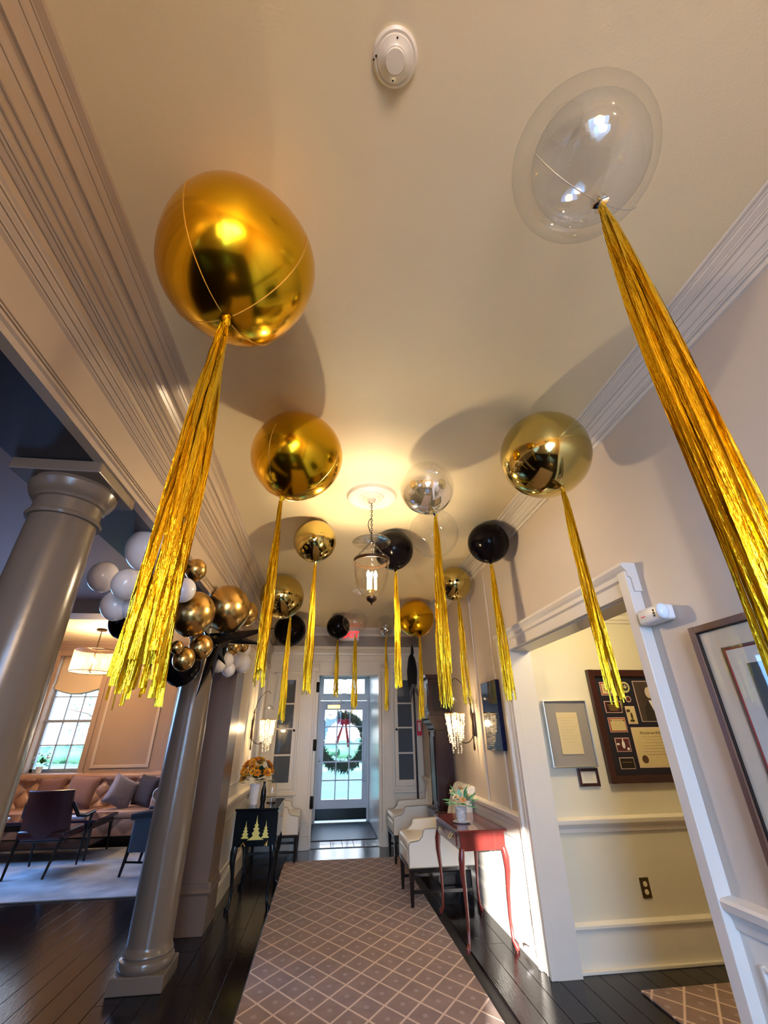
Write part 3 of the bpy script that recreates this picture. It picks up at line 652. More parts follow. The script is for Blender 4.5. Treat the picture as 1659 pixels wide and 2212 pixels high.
for k, x, y, z, r in GL:
    d = Vector((rnd.uniform(-.3,.3), rnd.uniform(-.3,.3), 1)).normalized(); q = Vector((0,0,1)).rotation_difference(d).to_matrix().to_4x4()
    b = MB().sphere((0,0,0), (r*.97,r*.97,r*1.06), 32, 20, lambda ph, th: 1+.05*max(0, th-2.5)).lathe([(.004,-r*1.13),(.007,-r*1.10),(.003,-r*1.05)], seg=8)
    o = b.tf(q).build('balloon', {'w': M_wlatex, 'b': M_black, 'g': M_glatex}[k], g, label={'w': 'white latex balloon', 'b': 'black latex balloon', 'g': 'chrome gold latex balloon'}[k]); o.location = (x+.95, y-3.0, z-2.1)
def star(cx, cy, cz, dirs, nm='starburst_balloon'):
    b = MB()
    for d, L in dirs:
        d = Vector(d).normalized(); q = Vector((0,0,1)).rotation_difference(d).to_matrix()
        n = 6; ring = [q @ Vector((.048*cos(2*pi*i/n), .048*sin(2*pi*i/n), .0)) for i in range(n)]; tip = d*L
        b.add([v[:] for v in ring] + [tip[:]], [(i, (i+1) % n, n) for i in range(n)])
    b.sphere((0,0,0), .04, 12, 8)
    o = b.build(nm, M_starb, g, label='black starburst foil balloon'); o.location = (cx+.95, cy-3.0, cz-2.1)
D = [((1,.1,.25),.40),((.9,.5,-.05),.34),((.15,-.25,-1),.17),((-.6,-.9,-.9),.36),((.3,-.6,.9),.15),((-.8,.3,.2),.2),((0,1,.3),.3),((-.35,-.85,-.4),.22),((.5,.5,.9),.2)]
star(-.80, 3.50, 2.08, D)
star(-.82, 3.34, 1.98, [((-.15,-.25,-1),.36),((.1,-.1,-1),.22),((.6,.2,-.8),.15),((-.6,.3,.7),.2),((.4,.6,.4),.2)])
# fishing lines from the garland to the soffit
MB().tube([(-.05,-.7,.22),(-.06,-.72,.29)], .0012, 5).tube([(-.03,.3,.1),(-.05,.3,.29)], .0012, 5).build('hanging_line', M_steel, g)

# ================================================================== lantern with medallion
LX, LY = .28, 2.87
o = MB().lathe([(.0,3.005),(.03,3.004),(.035,3.02),(.05,3.022),(.056,3.014),(.064,3.014),(.072,3.028),(.082,3.032),(.085,3.026),(.092,3.026),(.096,3.036),(.15,3.040),(.155,3.030),(.162,3.026),(.17,3.030),(.174,3.024),(.182,3.026),(.19,3.04),(.195,3.05)], (LX,LY,0), 64, cap=False).build('ceiling_medallion', M_cream)
tag(o, 'round moulded plaster ceiling medallion above the glass lantern', 'medallion')
t = thing('hanging_lantern', 'bell jar glass lantern with lit candle bulbs hanging from the ceiling medallion', 'lantern', (LX, LY, 0))
def chain(p0, p1, m, parent, r=.0022, ll=.024):
    p0, p1 = Vector(p0), Vector(p1); d = (p1-p0); n = max(2, int(d.length/(ll*.78))); dn = d.normalized(); q = Vector((0,0,1)).rotation_difference(dn).to_matrix(); b = MB()
    for i in range(n):
        c = p0 + d*((i+.5)/n); pts = []
        for k in range(11):
            a = 2*pi*k/10; v = Vector((.0065*cos(a), 0, ll*.5*sin(a)))
            if i % 2: v = Vector((0, v.x, v.z))
            pts.append((c + q @ v)[:])
        b.tube(pts, r, 5)
    return b.build('chain', m, parent)
MB().lathe([(0,2.985),(.022,2.985),(.026,3.0),(.012,3.008)], seg=20).build('canopy', M_cream, t)
chain((0,0,2.985), (0,0,2.66), M_iron, t)
MB().tube([(0,0,2.86),(-.02,0,2.84),(-.026,0,2.80),(-.014,0,2.75),(0,0,2.73)], .003, 6).build('cord', M_iron, t)
MB().lathe([(.002,2.675),(.05,2.683),(.10,2.680),(.135,2.668),(.142,2.660),(.140,2.657),(.10,2.675),(.05,2.679),(.002,2.671)], seg=48, cap=False).build('smoke_bell', M_lamp, t)
MB().sphere((0,0,2.66), (.016,.016,.01), 14, 8).build('hook_plate', M_iron, t)
for k in range(3):
    a = radians(200+120*k); chain((0.01*cos(a),.01*sin(a),2.655), (.118*cos(a),.118*sin(a),2.525), M_iron, t, .0018, .022)
MB().lathe([(.126,2.498),(.130,2.498),(.130,2.520),(.126,2.520),(.126,2.498)], seg=48, cap=False).build('rim_band', M_bronze, t)
MB().lathe([(.130,2.530),(.126,2.525),(.124,2.50),(.122,2.46),(.117,2.40),(.105,2.345),(.085,2.295),(.06,2.26),(.035,2.245)], seg=48, cap=False).build('glass_bell', M_lamp, t)
MB().lathe([(0,2.19),(.006,2.192),(.004,2.20),(.012,2.208),(.030,2.220),(.036,2.235),(.036,2.252),(.030,2.255),(0,2.255)], seg=32).build('finial', M_bronze, t)
MB().tube([(0,0,2.25),(0,0,2.30)], .005, 8).lathe([(0,2.288),(.03,2.29),(.03,2.295),(0,2.297)], seg=16).build('candle_holder', M_brass, t)
for k in range(3):
    a = radians(95+120*k); cx, cy = .030*cos(a), .030*sin(a)
    MB().lathe([(0,2.295),(.0095,2.295),(.0095,2.375),(0,2.378)], (cx,cy,0), 14).build('candle_sleeve', M_candle, t)
    MB().lathe([(0,2.378),(.008,2.382),(.013,2.398),(.010,2.418),(.003,2.435),(0,2.438)], (cx,cy,0), 14).build('bulb', M_bulb, t)
light('lantern_light', 'POINT', (LX, LY, 2.405), 36, (1.0, 0.76, 0.47), .035)

light('rear_hall_light', 'POINT', (.28, -1.5, 2.3), 44, (1.0, .65, .33), .25)  # added warm fill lamp for the ceiling near the camera
t = thing('hanging_lantern', 'matching lantern farther back in the hallway behind the viewer', 'lantern', (.28, -1.5, 0))  # invented fixture around the warm fill lamp
MB().lathe([(.02,2.2),(.09,2.25),(.12,2.45),(.13,2.5)], seg=32, cap=False).build('glass_bell', M_lamp, t); MB().tube([(0,0,2.2),(0,0,3.05)], .005, 6).build('rod', M_iron, t)

# ceiling detectors, exit sign, wall detector
t = thing('smoke_detector', 'round white smoke detector on the ceiling at the top of the view', 'smoke detector', (.105, .447, 3.05))
MB().lathe([(.060,0),(.062,-.006),(.056,-.012),(.05,-.012),(.048,-.016),(.034,-.022),(.030,-.026),(.0,-.027)], seg=48).build('body', M_cream, t)
MB().lathe([(.028,-.0255),(.026,-.033),(.0,-.034)], seg=32).build('sensor_cap', M_cream, t)
for dx, dy in ((0,.042),(0,-.042),(-.052,0),(-.058,.008)): MB().sphere((dx,dy,-.018 if dx == 0 else -.012), .0028, 8, 6).build('vent_dot', M_iron, t)
t = thing('smoke_detector', 'small round detector on the ceiling behind the glass lantern', 'smoke detector', (.37, 5.33, 3.05))
MB().lathe([(.09,0),(.092,-.01),(.08,-.02),(.03,-.022),(.025,-.045),(0,-.048)], seg=32).build('body', M_cream, t)
t = thing('exit_sign', 'red lit EXIT sign high on the back wall behind the clear balloon', 'sign', (.35, 7.44, 2.925))
MB().box(-.16,.16,-.012,.10,-.095,.095,.006).build('housing', M_white, t)
text('EXIT', 'lettering', .150, (0.01,-.016,0), (pi/2,0,0), M_exit, t, .003)
t = thing('motion_detector', 'small white motion detector mounted on the wall beside the side doorway', 'detector', (1.50, 1.815, 1.885))
b = MB().box(-.02,.055,-.075,.085,-.035,.035,.014); b.build('body', M_white, t)
MB().sphere((-.008,-.072,0), (.03,.02,.036), 16, 10).build('lens_cap', mat('pale_lens', (.75,.85,.95), .25), t)
for z in (.012, 0, -.012): MB().box(-.024,-.019,-.035,-.028,z-.004,z+.004).build('vent_slot', M_iron, t)
MB().box(-.023,-.019,.03,.055,-.004,.0).build('indicator', M_redr, t)

# ================================================================== sconces
def sconce(side, x, y, label):
    t = thing('wall_sconce', label, 'sconce', (x, y, 0), 0 if side < 0 else pi, 'crystal sconces')
    # local +x points away from the wall
    MB().lathe([(.004,1.25),(.012,1.27),(.006,1.34),(.012,1.40),(.008,1.5),(.014,1.6),(.006,1.66),(.012,1.68),(.003,1.72)], (.02,0,0), 12).box(0,.012,-.03,.03,1.38,1.60,.005).build('back_plate', M_bronze, t)
    MB().tube([(.02+.09*(1-cos(pi*i/12)),0,1.64+.20*sin(pi*i/12*.8)+.012*i) for i in range(13)], .0035, 6).tube([(.11-.09*cos(pi*i/12),0,1.42-.10*sin(pi*i/12)) for i in range(13)], .0045, 6).build('arm', M_iron, t)
    MB().lathe([(.006,1.775),(.03,1.765),(.05,1.74),(.075,1.715)], (.20,0,0), 24, cap=False).build('smoke_bell', M_lamp, t)
    MB().lathe([(.10,1.60),(.103,1.598),(.103,1.590),(.10,1.588)], (.20,0,0), 28, cap=False).lathe([(.085,1.50),(.088,1.498),(.085,1.496)], (.20,0,0), 28, cap=False).build('crystal_ring', M_brass, t)
    MB().sphere((.20,0,1.50), (.022,.022,.035), 14, 10).build('bulb', M_bulb, t)
    rnd = random.Random(11); b = MB()
    for k in range(26):
        a = 2*pi*k/26; R_ = .10 if k % 2 else .075; zz = 1.59; n = rnd.randint(9, 17) if k % 2 else rnd.randint(12, 20)
        for i in range(n):
            rr = R_*(1 - .45*i/20) + rnd.uniform(-.006,.006); s_ = rnd.uniform(.006,.010)
            c = (.20+rr*cos(a), rr*sin(a), zz - i*.0185); b.add([(c[0]+s_,c[1],c[2]),(c[0]-s_,c[1],c[2]),(c[0],c[1]+s_,c[2]),(c[0],c[1]-s_,c[2]),(c[0],c[1],c[2]+s_*1.3),(c[0],c[1],c[2]-s_*1.5)],
                [(0,2,4),(2,1,4),(1,3,4),(3,0,4),(2,0,5),(1,2,5),(3,1,5),(0,3,5)])
    b.build('crystal_drops', M_crystal, t, kind='stuff')
    wx = x + (.20 if side < 0 else -.20)
    light('sconce_light', 'POINT', (wx, y, 1.50), 20, (1.0, .72, .40), .03)
sconce(1, 1.545, 4.80, 'lit crystal sconce on the right wall between the tall clock and navy picture')
sconce(-1, -.935, 6.30, 'lit crystal sconce on the left wall above the vase of orange flowers')

# ================================================================== pictures
def frame_picture(name, label, verts_fn, w, h, fw, depth, mframe, cat='picture'):
    pass
t = thing('framed_picture', 'unframed navy blue glazed picture on the right wall near the side doorway', 'picture', (1.552, 4.19, 1.555))
MB().box(-.035,.0,-.205,.205,-.285,.285,.004).build('panel', M_navy, t)
# big framed print on right wall near camera (faces -x)
t = thing('framed_print', 'large walnut framed print with ivory and red mount on the right wall', 'picture', (1.548, 1.12, 1.29))
W2, H2 = .55, .50
def side_frame(t, y0, y1, z0, z1, fw, x0, x1, m, nm):
    return MB().ring('x', y0, y1, z0, z1, fw, x0, x1, .003).build(nm, m, t)
side_frame(t, -W2, W2, -H2, H2, .028, -.03, 0, M_frame, 'frame'); side_frame(t, -W2+.02, W2-.02, -H2+.02, H2-.02, .012, -.022, 0, M_dark, 'inner_lip')
MB().box(-.012,-.004,-W2+.02,W2-.02,-H2+.02,H2-.02).build('outer_mount', M_mat, t)
side_frame(t, -W2+.115, W2-.115, -H2+.10, H2-.10, .010, -.017, -.01, M_frame, 'fillet'); side_frame(t, -W2+.122, W2-.122, -H2+.107, H2-.107, .006, -.016, -.01, M_redv, 'red_mount_line')
MB().box(-.014,-.010,-W2+.13,W2-.13,-H2+.115,H2-.115).build('inner_mount', mat('pale_mount', (.70,.68,.62), .5), t)
MB().box(-.016,-.013,-W2+.20,W2-.20,-H2+.17,H2-.17).build('print_sheet', M_print, t)
MB().box(-.0205,-.019,-W2+.03,W2-.03,-H2+.03,H2-.03).build('glazing', M_glass, t)

def front(t, name, x0, x1, z0, z1, y0, y1, m, bev=0, label=None): return MB().box(x0, x1, y0, y1, z0, z1, bev).build(name, m, t, label=label)
def rect_frame(t, name, x0, x1, z0, z1, fw, y0, y1, m):
    return MB().ring('y', x0, x1, z0, z1, fw, y0, y1, .003).build(name, m, t)
# memorabilia display
t = thing('memorabilia_frame', 'large dark red framed memorabilia display with portrait and certificate in the side hall', 'picture', (0, 3.70, 0))
rect_frame(t, 'frame', 2.235, 3.10, 1.045, 1.885, .055, -.045, 0, M_bframe); rect_frame(t, 'inner_frame', 2.275, 3.06, 1.085, 1.845, .014, -.04, -.01, mat('red_brown_lip', (.10,.025,.02), .3))
front(t, 'mount', 2.28, 3.055, 1.09, 1.84, -.02, -.005, mat('navy_black_mount', (.008,.008,.02), .5))
def item(x0, x1, z0, z1, m, line=M_pink, nm='inset_card'):
    front(t, nm+'_border', x0, x1, z0, z1, -.0225, -.019, line); front(t, nm, x0+.005, x1-.005, z0+.005, z1-.005, -.0245, -.021, m)
item(2.33, 2.47, 1.68, 1.785, M_redv, M_pink); front(t, 'card_face', 2.342, 2.458, 1.692, 1.772, -.026, -.024, M_paper); 
MB().sphere((2.395, -.0265, 1.728), (.035,.001,.014), 16, 8, lambda p, q: 1+.2*sin(6*p)).build('card_crest', mat('rust_ink', (.45,.22,.08), .6), t)
item(2.335, 2.485, 1.545, 1.635, M_redv); front(t, 'plaque_face', 2.342, 2.478, 1.552, 1.628, -.026, -.024, mat('deep_maroon', (.03,.005,.008), .5))
for k, w in enumerate((.105, .085, .095, .075)): front(t, 'plaque_line', 2.41-w/2, 2.41+w/2, 1.604-k*.013, 1.608-k*.013, -.0265, -.0258, M_gilt)
item(2.335, 2.49, 1.40, 1.51, M_redv); front(t, 'letter_face', 2.348, 2.478, 1.412, 1.498, -.026, -.024, M_paper)
for sx in (2.358, 2.468): MB().sphere((sx,-.0265,1.487), (.006,.001,.006), 10, 6).build('letter_seal', M_ink, t)
front(t, 'letter_line', 2.372, 2.455, 1.486, 1.4885, -.0265, -.0258, M_ink)
item(2.355, 2.48, 1.26, 1.36, mat('dusk_photo', (.10,.02,.03), .4, var=.8, vscale=30))
MB().sphere((2.42,-.026,1.31), (.014,.001,.028), 12, 8).sphere((2.42,-.026,1.345), (.006,.001,.008), 10, 6).sphere((2.375,-.026,1.315), (.014,.001,.008), 10, 6).sphere((2.455,-.026,1.28), (.012,.001,.01), 10, 6).build('photo_figures', M_porc, t)
item(2.355, 2.48, 1.14, 1.22, mat('black_plaque', (.012,.008,.006), .4)); front(t, 'plaque_line', 2.375, 2.46, 1.186, 1.188, -.0265, -.0258, M_gilt)
item(2.515, 2.60, 1.46, 1.595, M_paper)
MB().sphere((2.553,-.026,1.485), (.022,.001,.010), 12, 6).sphere((2.556,-.026,1.52), (.010,.001,.028), 12, 8).sphere((2.535,-.026,1.56), (.018,.001,.012), 12, 6).build('crest_bird', M_ink, t)
MB().lathe([(.044,0),(.044,.003),(0,.003)], seg=40).tf(Matrix.Translation((2.56,-.020,1.745)) @ Matrix.Rotation(pi/2,4,'X')).build('seal_rim', M_paper, t)
MB().lathe([(.030,0),(.030,.002),(0,.002)], seg=32).tf(Matrix.Translation((2.56,-.0225,1.745)) @ Matrix.Rotation(pi/2,4,'X')).build('seal_disc', mat('seal_green', (.03,.05,.03), .4), t)
MB().box(2.552,2.568,-.0262,-.0245,1.735,1.752).add([(2.538,-.0255,1.758),(2.56,-.0255,1.742),(2.553,-.0255,1.735)], [(0,1,2)]).add([(2.582,-.0255,1.758),(2.56,-.0255,1.742),(2.567,-.0255,1.735)], [(0,1,2)]).sphere((2.56,-.0255,1.760), (.006,.001,.006), 8, 6).build('seal_eagle', M_paper, t)
MB().lathe([(.026,0),(.026,.003),(0,.003)], seg=8, smooth=False).tf(Matrix.Translation((2.565,-.020,1.65)) @ Matrix.Rotation(pi/2,4,'X')).build('badge_border', M_pink, t)
MB().lathe([(.020,0),(.020,.002),(0,.002)], seg=8, smooth=False).tf(Matrix.Translation((2.565,-.0225,1.65)) @ Matrix.Rotation(pi/2,4,'X')).build('badge', mat('badge_brown', (.10,.02,.01), .4), t)
item(2.64, 2.92, 1.475, 1.795, M_photo, nm='portrait')
MB().sphere((2.765,-.027,1.70), (.034,.002,.045), 20, 14).build('portrait_head', M_skin, t)
MB().prism([(2.69,1.482),(2.70,1.58),(2.735,1.63),(2.765,1.645),(2.80,1.63),(2.845,1.58),(2.855,1.482)], 'y', -.0262, -.0245).build('portrait_suit', mat('suit_dark', (.03,.022,.02), .5), t)
MB().prism([(2.745,1.640),(2.790,1.640),(2.772,1.56)], 'y', -.0270, -.0262).build('portrait_shirt', M_porc, t)
item(2.52, 2.88, 1.145, 1.435, M_paper, nm='certificate')
text('Woodrow Wilson', 'certificate_heading', .030, (2.70,-.0255,1.392), (pi/2,0,0), M_ink, t, .0004)
for k, w in enumerate((.20, .15, .22, .22, .20, .22, .18)): front(t, 'certificate_line', 2.70-w/2, 2.70+w/2, 1.364-k*.021, 1.3655-k*.021, -.0262, -.0252, mat('faint_ink', (.35,.24,.10), .6))
MB().lathe([(.026,0),(.028,.002),(0,.003)], seg=36).tf(Matrix.Translation((2.58,-.0245,1.205)) @ Matrix.Rotation(pi/2,4,'X')).build('certificate_seal', mat('seal_brown', (.09,.04,.015), .5), t)
# grey shadow box and small frame
t = thing('framed_document', 'grey mounted letter in a thin steel frame nearest the doorway casing in the side hall', 'picture', (0, 3.70, 0))
rect_frame(t, 'frame', 1.78, 2.155, 1.16, 1.64, .008, -.05, 0, M_steel); front(t, 'mount', 1.785, 2.15, 1.165, 1.635, -.03, -.004, M_grey)
front(t, 'letter', 1.88, 2.06, 1.25, 1.55, -.036, -.031, M_paper)
for k in range(9): front(t, 'writing_line', 1.90, 2.04-.02*(k % 3), 1.51-k*.022, 1.5112-k*.022, -.0366, -.0358, MATS['faint_ink'])
t = thing('small_plaque', 'small dark red framed caption below the grey mounted letter', 'picture', (0, 3.70, 0))
rect_frame(t, 'frame', 1.985, 2.155, 1.03, 1.152, .022, -.02, 0, M_bframe); front(t, 'card', 2.003, 2.137, 1.048, 1.135, -.012, -.004, M_mat)
for k in range(5): front(t, 'writing_line', 2.035, 2.105, 1.112-k*.010, 1.1135-k*.010, -.0126, -.0118, M_grey)
# outlet
t = thing('wall_outlet', 'brass plated wall outlet low on the side hall wall', 'outlet', (2.34, 3.70, .41))
MB().box(-.035,.035,-.008,0,-.058,.058,.003).build('cover_plate', mat('antique_brass', (.10,.065,.02), .4, .7), t)
for z in (.022, -.022): MB().lathe([(.016,0),(.015,.003),(0,.003)], seg=20).tf(Matrix.Translation((0,-.0085,z)) @ Matrix.Rotation(pi/2,4,'X')).build('socket', M_ivory, t)
# hall downlight (outside the view, lights the memorabilia wall)
t = thing('hall_ceiling_light', 'flush ceiling light of the side hall', 'ceiling light', (2.15, 2.75, 2.42))
MB().lathe([(.10,0),(.10,-.02),(.08,-.03),(0,-.032)], seg=32).build('diffuser', mat('hall_glow', (1,.9,.6), .5, emit=(1,.8,.45,6)), t)
light('hall_light', 'POINT', (2.15, 2.75, 2.30), 13, (1.0, .84, .52), .08)
# mirror and picture light at left wall
t = thing('wall_mirror', 'tall mirror in a moulded cream frame on the left wall behind the sconce', 'mirror', (XL, 6.78, 1.60))
b = MB(); 
b.ring('x', -.40, .40, -.60, .62, .06, 0, .035, .008)
b.build('frame', M_cream, t); MB().box(0,.012,-.35,.35,-.55,.57).build('mirror_glass', mat('mirror_silver', (.62,.62,.64), .08, 1.0), t)

# ================================================================== side table (right), vase, chairs
def cabriole(b, x, y, ztop, dx, dy, s=1.0):
    pts = [(x,y,ztop),(x+.010*dx,y+.010*dy,ztop-.06),(x+.012*dx,y+.012*dy,ztop-.14),(x,y,ztop*.55),(x-.006*dx,y-.006*dy,ztop*.28),(x-.002*dx,y-.002*dy,.05),(x+.014*dx,y+.014*dy,.022),(x+.016*dx,y+.016*dy,.0)]
    b.tube(pts, [.022*s,.026*s,.021*s,.014*s,.011*s,.011*s,.019*s,.016*s], 10)
t = thing('side_table', 'narrow red cherry side table with cabriole legs against the right wall', 'table', (1.29, 4.49, 0))
tx, ty = .19, .41
MB().box(-tx-.015, tx+.015, -ty-.015, ty+.015, .705, .722, .005).build('tabletop', M_red, t)
MB().box(-tx+.005, tx-.005, -ty+.005, ty-.005, .585, .705, .003).build('apron', M_red, t)
dr = MB().box(-tx-.001, -tx+.02, -.30, .30, .60, .69, .004).build('drawer', M_red, t)
MB().tube([(-tx-.006,-.20,.655),(-tx-.02,-.20,.635),(-tx-.02,-.14,.635),(-tx-.006,-.14,.655)], .003, 6).box(-tx-.004,-tx,-.21,-.13,.64,.67,.002).build('drawer_pull', M_brass, dr)
MB().tube([(-tx-.006,.14,.655),(-tx-.02,.14,.635),(-tx-.02,.20,.635),(-tx-.006,.20,.655)], .003, 6).build('drawer_pull', M_brass, dr)
for sx_ in (-1, 1):
    for sy_ in (-1, 1):
        b = MB(); cabriole(b, sx_*(tx-.02), sy_*(ty-.02), .60, sx_, sy_); b.build('leg', M_red, t)
# vase with flowers on table
t = thing('flower_vase', 'small white patterned vase of green and cream flowers on the red side table', 'vase', (1.22, 4.40, .722))
MB().lathe([(0,0),(.060,.002),(.075,.008),(.078,.012),(.06,.010),(0,.010)], seg=32).build('saucer', M_porc, t)
M_pat = mat('patterned_porcelain', (.6,.62,.68), .15, var=.6, vscale=50)
MB().lathe([(.035,.010),(.042,.02),(.047,.07),(.050,.115),(.047,.115),(.043,.07),(.03,.03)], seg=28, cap=False).build('vase_body', M_pat, t)
def leafset(parent, n, R_, zc, m, nm, size=.05, seed=1, up=.6, group=False):
    rnd = random.Random(seed)
    for k in range(n):
        a = rnd.uniform(0, 2*pi); el = rnd.uniform(-.1, 1.2); d = Vector((cos(a)*cos(el), sin(a)*cos(el), sin(el))); c = Vector((0,0,zc)) + d*R_*rnd.uniform(.35,.8)
        L = size*rnd.uniform(.8,1.4); w = L*.28; side = d.cross(Vector((0,0,1))).normalized(); nrm = side.cross(d)
        vs = [c[:], (c+d*L*.4+side*w)[:], (c+d*L*.4-side*w)[:], (c+d*L*.4+nrm*w*.25)[:], (c+d*L-nrm*L*.1)[:]]
        MB().add(vs, [(0,1,3),(0,3,2),(1,4,3),(3,4,2)]).build(nm, m, parent)
leafset(t, 26, .12, .12, mat('succulent_green', (.08,.50,.22), .35, var=.3, vscale=20), 'leaf', .08, 4)
leafset(t, 10, .10, .14, mat('pale_teal_leaf', (.30,.62,.50), .35), 'leaf', .07, 8)
def blossom(parent, c, r, m, nm='blossom', n=7, core=None):
    b = MB(); c = Vector(c); d = (c - Vector((0,0,c.z-.12))).normalized(); s1 = d.cross(Vector((0,0,1))); s1 = s1.normalized() if s1.length > .01 else Vector((1,0,0)); s2 = d.cross(s1)
    for ring, (rr, lift) in enumerate(((1, .15), (.6, .45))):
        for k in range(n):
            a = 2*pi*(k+.5*ring)/n; e = s1*cos(a)+s2*sin(a); f = s1*-sin(a)+s2*cos(a)
            b.add([c[:], (c+e*r*rr*.6+f*r*.3+d*r*lift)[:], (c+e*r*rr+d*r*lift*1.3)[:], (c+e*r*rr*.6-f*r*.3+d*r*lift)[:]], [(0,1,2,3)])
    o = b.build(nm, m, parent)
    MB().sphere((c+d*r*.15)[:], r*.28, 8, 6).build('flower_centre', core or M_brownc, o)
for k, (x, y, z) in enumerate(((-.05,-.06,.19),(.0,-.085,.17),(.055,-.04,.20),(.02,.03,.24),(-.06,.02,.22),(.07,.03,.16))): blossom(t, (x,y,z), .038, (M_petal2, mat('apricot_petal',(.9,.5,.25),.5))[k % 2], core=M_gilt)

def white_chair(name, label, loc, rotz, group):
    # faces +x; near arm at -y. origin at centre between legs on the floor
    t = thing(name, label, 'chair', loc, rotz, group)
    D_, Wd = .32, .28
    # arm / side panels with stepped outline
    prof = [(D_,.29),(D_,.47),(D_-.02,.49),(D_-.10,.50),(D_-.135,.53),(D_-.15,.58),(D_-.17,.59),(-D_+.10,.60),(-D_+.06,.75),(-D_+.02,.86),(-D_-.0,.86),(-D_-.0,.29)]
    for sy_ in (-1, 1):
        o = MB().prism(prof, 'y', sy_*Wd-.025, sy_*Wd+.025).build('arm_panel', M_leatherw, t)
        bv = o.modifiers.new('b', 'BEVEL'); bv.width = .008; bv.segments = 2; bv.limit_method = 'ANGLE'
        pts = [(p[0], sy_*(Wd+.026), p[1]) for p in prof[:8]]
        MB().tube(pts, .0035, 6).tube([(D_, sy_*(Wd+.026), .295), (-D_, sy_*(Wd+.026), .295)], .004, 6).build('piping', mat('dark_piping', (.25,.22,.17), .5), o)
    MB().box(-D_+.06, D_+.005, -Wd+.026, Wd-.026, .30, .42, .02).build('seat_base', M_leatherw, t)
    MB().box(-D_+.10, D_+.01, -Wd+.028, Wd-.028, .42, .50, .03).build('seat_cushion', M_leatherw, t)
    # scrolled channelled back
    nb = 6
    for k in range(nb):
        y0 = -Wd+.0 + (2*Wd)*k/nb; y1 = -Wd + (2*Wd)*(k+1)/nb
        pr_ = [(-D_+.10,.45),(-D_+.085,.62),(-D_+.05,.78),(-D_+.03,.86),(-D_-.005,.915),(-D_-.05,.93),(-D_-.085,.91),(-D_-.09,.88),(-D_-.06,.865),(-D_-.035,.82),(-D_-.03,.70),(-D_+.0,.45)]
        b = MB(); 
        for i, u in enumerate((0,.25,.5,.75,1)):
            pass
        o = b.prism(pr_, 'y', y0+.001, y1-.001).build('back_channel', M_leatherw, t); bv = o.modifiers.new('b', 'BEVEL'); bv.width = .016; bv.segments = 3; bv.limit_method = 'ANGLE'; bv.angle_limit = radians(50)
    MB().box(-D_, D_, -Wd-.02, Wd+.02, .262, .292, .003).build('seat_rail', M_dark, t)
    for sx_ in (-1, 1):
        for sy_ in (-1, 1):
            x_, y_ = sx_*(D_-.025), sy_*(Wd-.01)
            b = MB().add([(x_+a*.022,y_+c*.022,.265) for a, c in ((-1,-1),(1,-1),(1,1),(-1,1))]+[(x_+a*.013,y_+c*.013,0) for a, c in ((-1,-1),(1,-1),(1,1),(-1,1))], [(0,1,2,3),(7,6,5,4),(0,4,5,1),(1,5,6,2),(2,6,7,3),(3,7,4,0)])
            b.build('leg', M_dark, t)
    for sy_ in (-1, 1): MB().box(-D_+.03, D_-.03, sy_*(Wd-.01)-.008, sy_*(Wd-.01)+.008, .10, .125).build('stretcher', M_dark, t)
    MB().box(-.01,.01,-Wd+.01,Wd-.01,.10,.125).build('stretcher', M_dark, t)
    return t
ch = white_chair('tub_chair', 'ivory leather tub chair beside the red side table on the right', (1.17, 5.31, 0), pi, 'ivory tub chairs')
dup(ch, (1.24, 6.80, 0), pi, 'ivory leather tub chair farther back on the right beyond the tall clock', 'ivory tub chairs')
dup(ch, (-.59, 7.08, 0), 0, 'ivory leather tub chair on the left behind the black lacquer cabinet', 'ivory tub chairs')

# tall case clock
t = thing('longcase_clock', 'tall dark mahogany case clock standing against the right wall', 'clock', (1.44, 5.86, 0))
cx = .10
MB().box(-.18,cx,-.22,.22,0,.10,.006).box(-.165,cx,-.205,.205,.10,.60,.006).box(-.175,cx,-.215,.215,.60,.64,.01).build('base', M_mahog, t)
MB().box(-.11,cx,-.15,.15,.64,1.45,.004).build('trunk', M_mahog, t)
MB().box(-.118,-.11,-.10,.10,.72,1.38,.004).build('trunk_door', M_dark, t)
for y_ in (-.14, .14): MB().lathe([(.014,.66),(.018,.68),(.012,.70),(.012,1.40),(.018,1.42),(.014,1.44)], (-.105,y_,0), 12).build('quarter_column', M_brass if False else M_mahog, t)
MB().prism([(-.11,1.45),(-.13,1.47),(-.135,1.50),(-.165,1.53),(-.17,1.56),(-.195,1.58),(-.195,1.61),(cx,1.61),(cx,1.45)], 'y', -.20, .20).build('waist_moulding', M_mahog, t)
MB().box(-.17,cx,-.19,.19,1.61,2.03,.005).build('hood', M_mahog, t)
MB().box(-.12,.08,-.193,-.187,1.66,1.98,.004).build('hood_side_panel', M_dark, t)
MB().box(-.178,-.168,-.15,.15,1.66,1.98,.004).build('hood_door', M_dark, t)
MB().lathe([(.12,0),(.118,.004),(0,.004)], seg=36).tf(Matrix.Translation((-.178,0,1.82)) @ Matrix.Rotation(-pi/2,4,'Y')).build('dial', M_ivory, t)
MB().prism([(-.17,2.03),(-.20,2.05),(-.205,2.08),(cx,2.08),(cx,2.03)], 'y', -.215, .215).build('cornice', M_mahog, t)

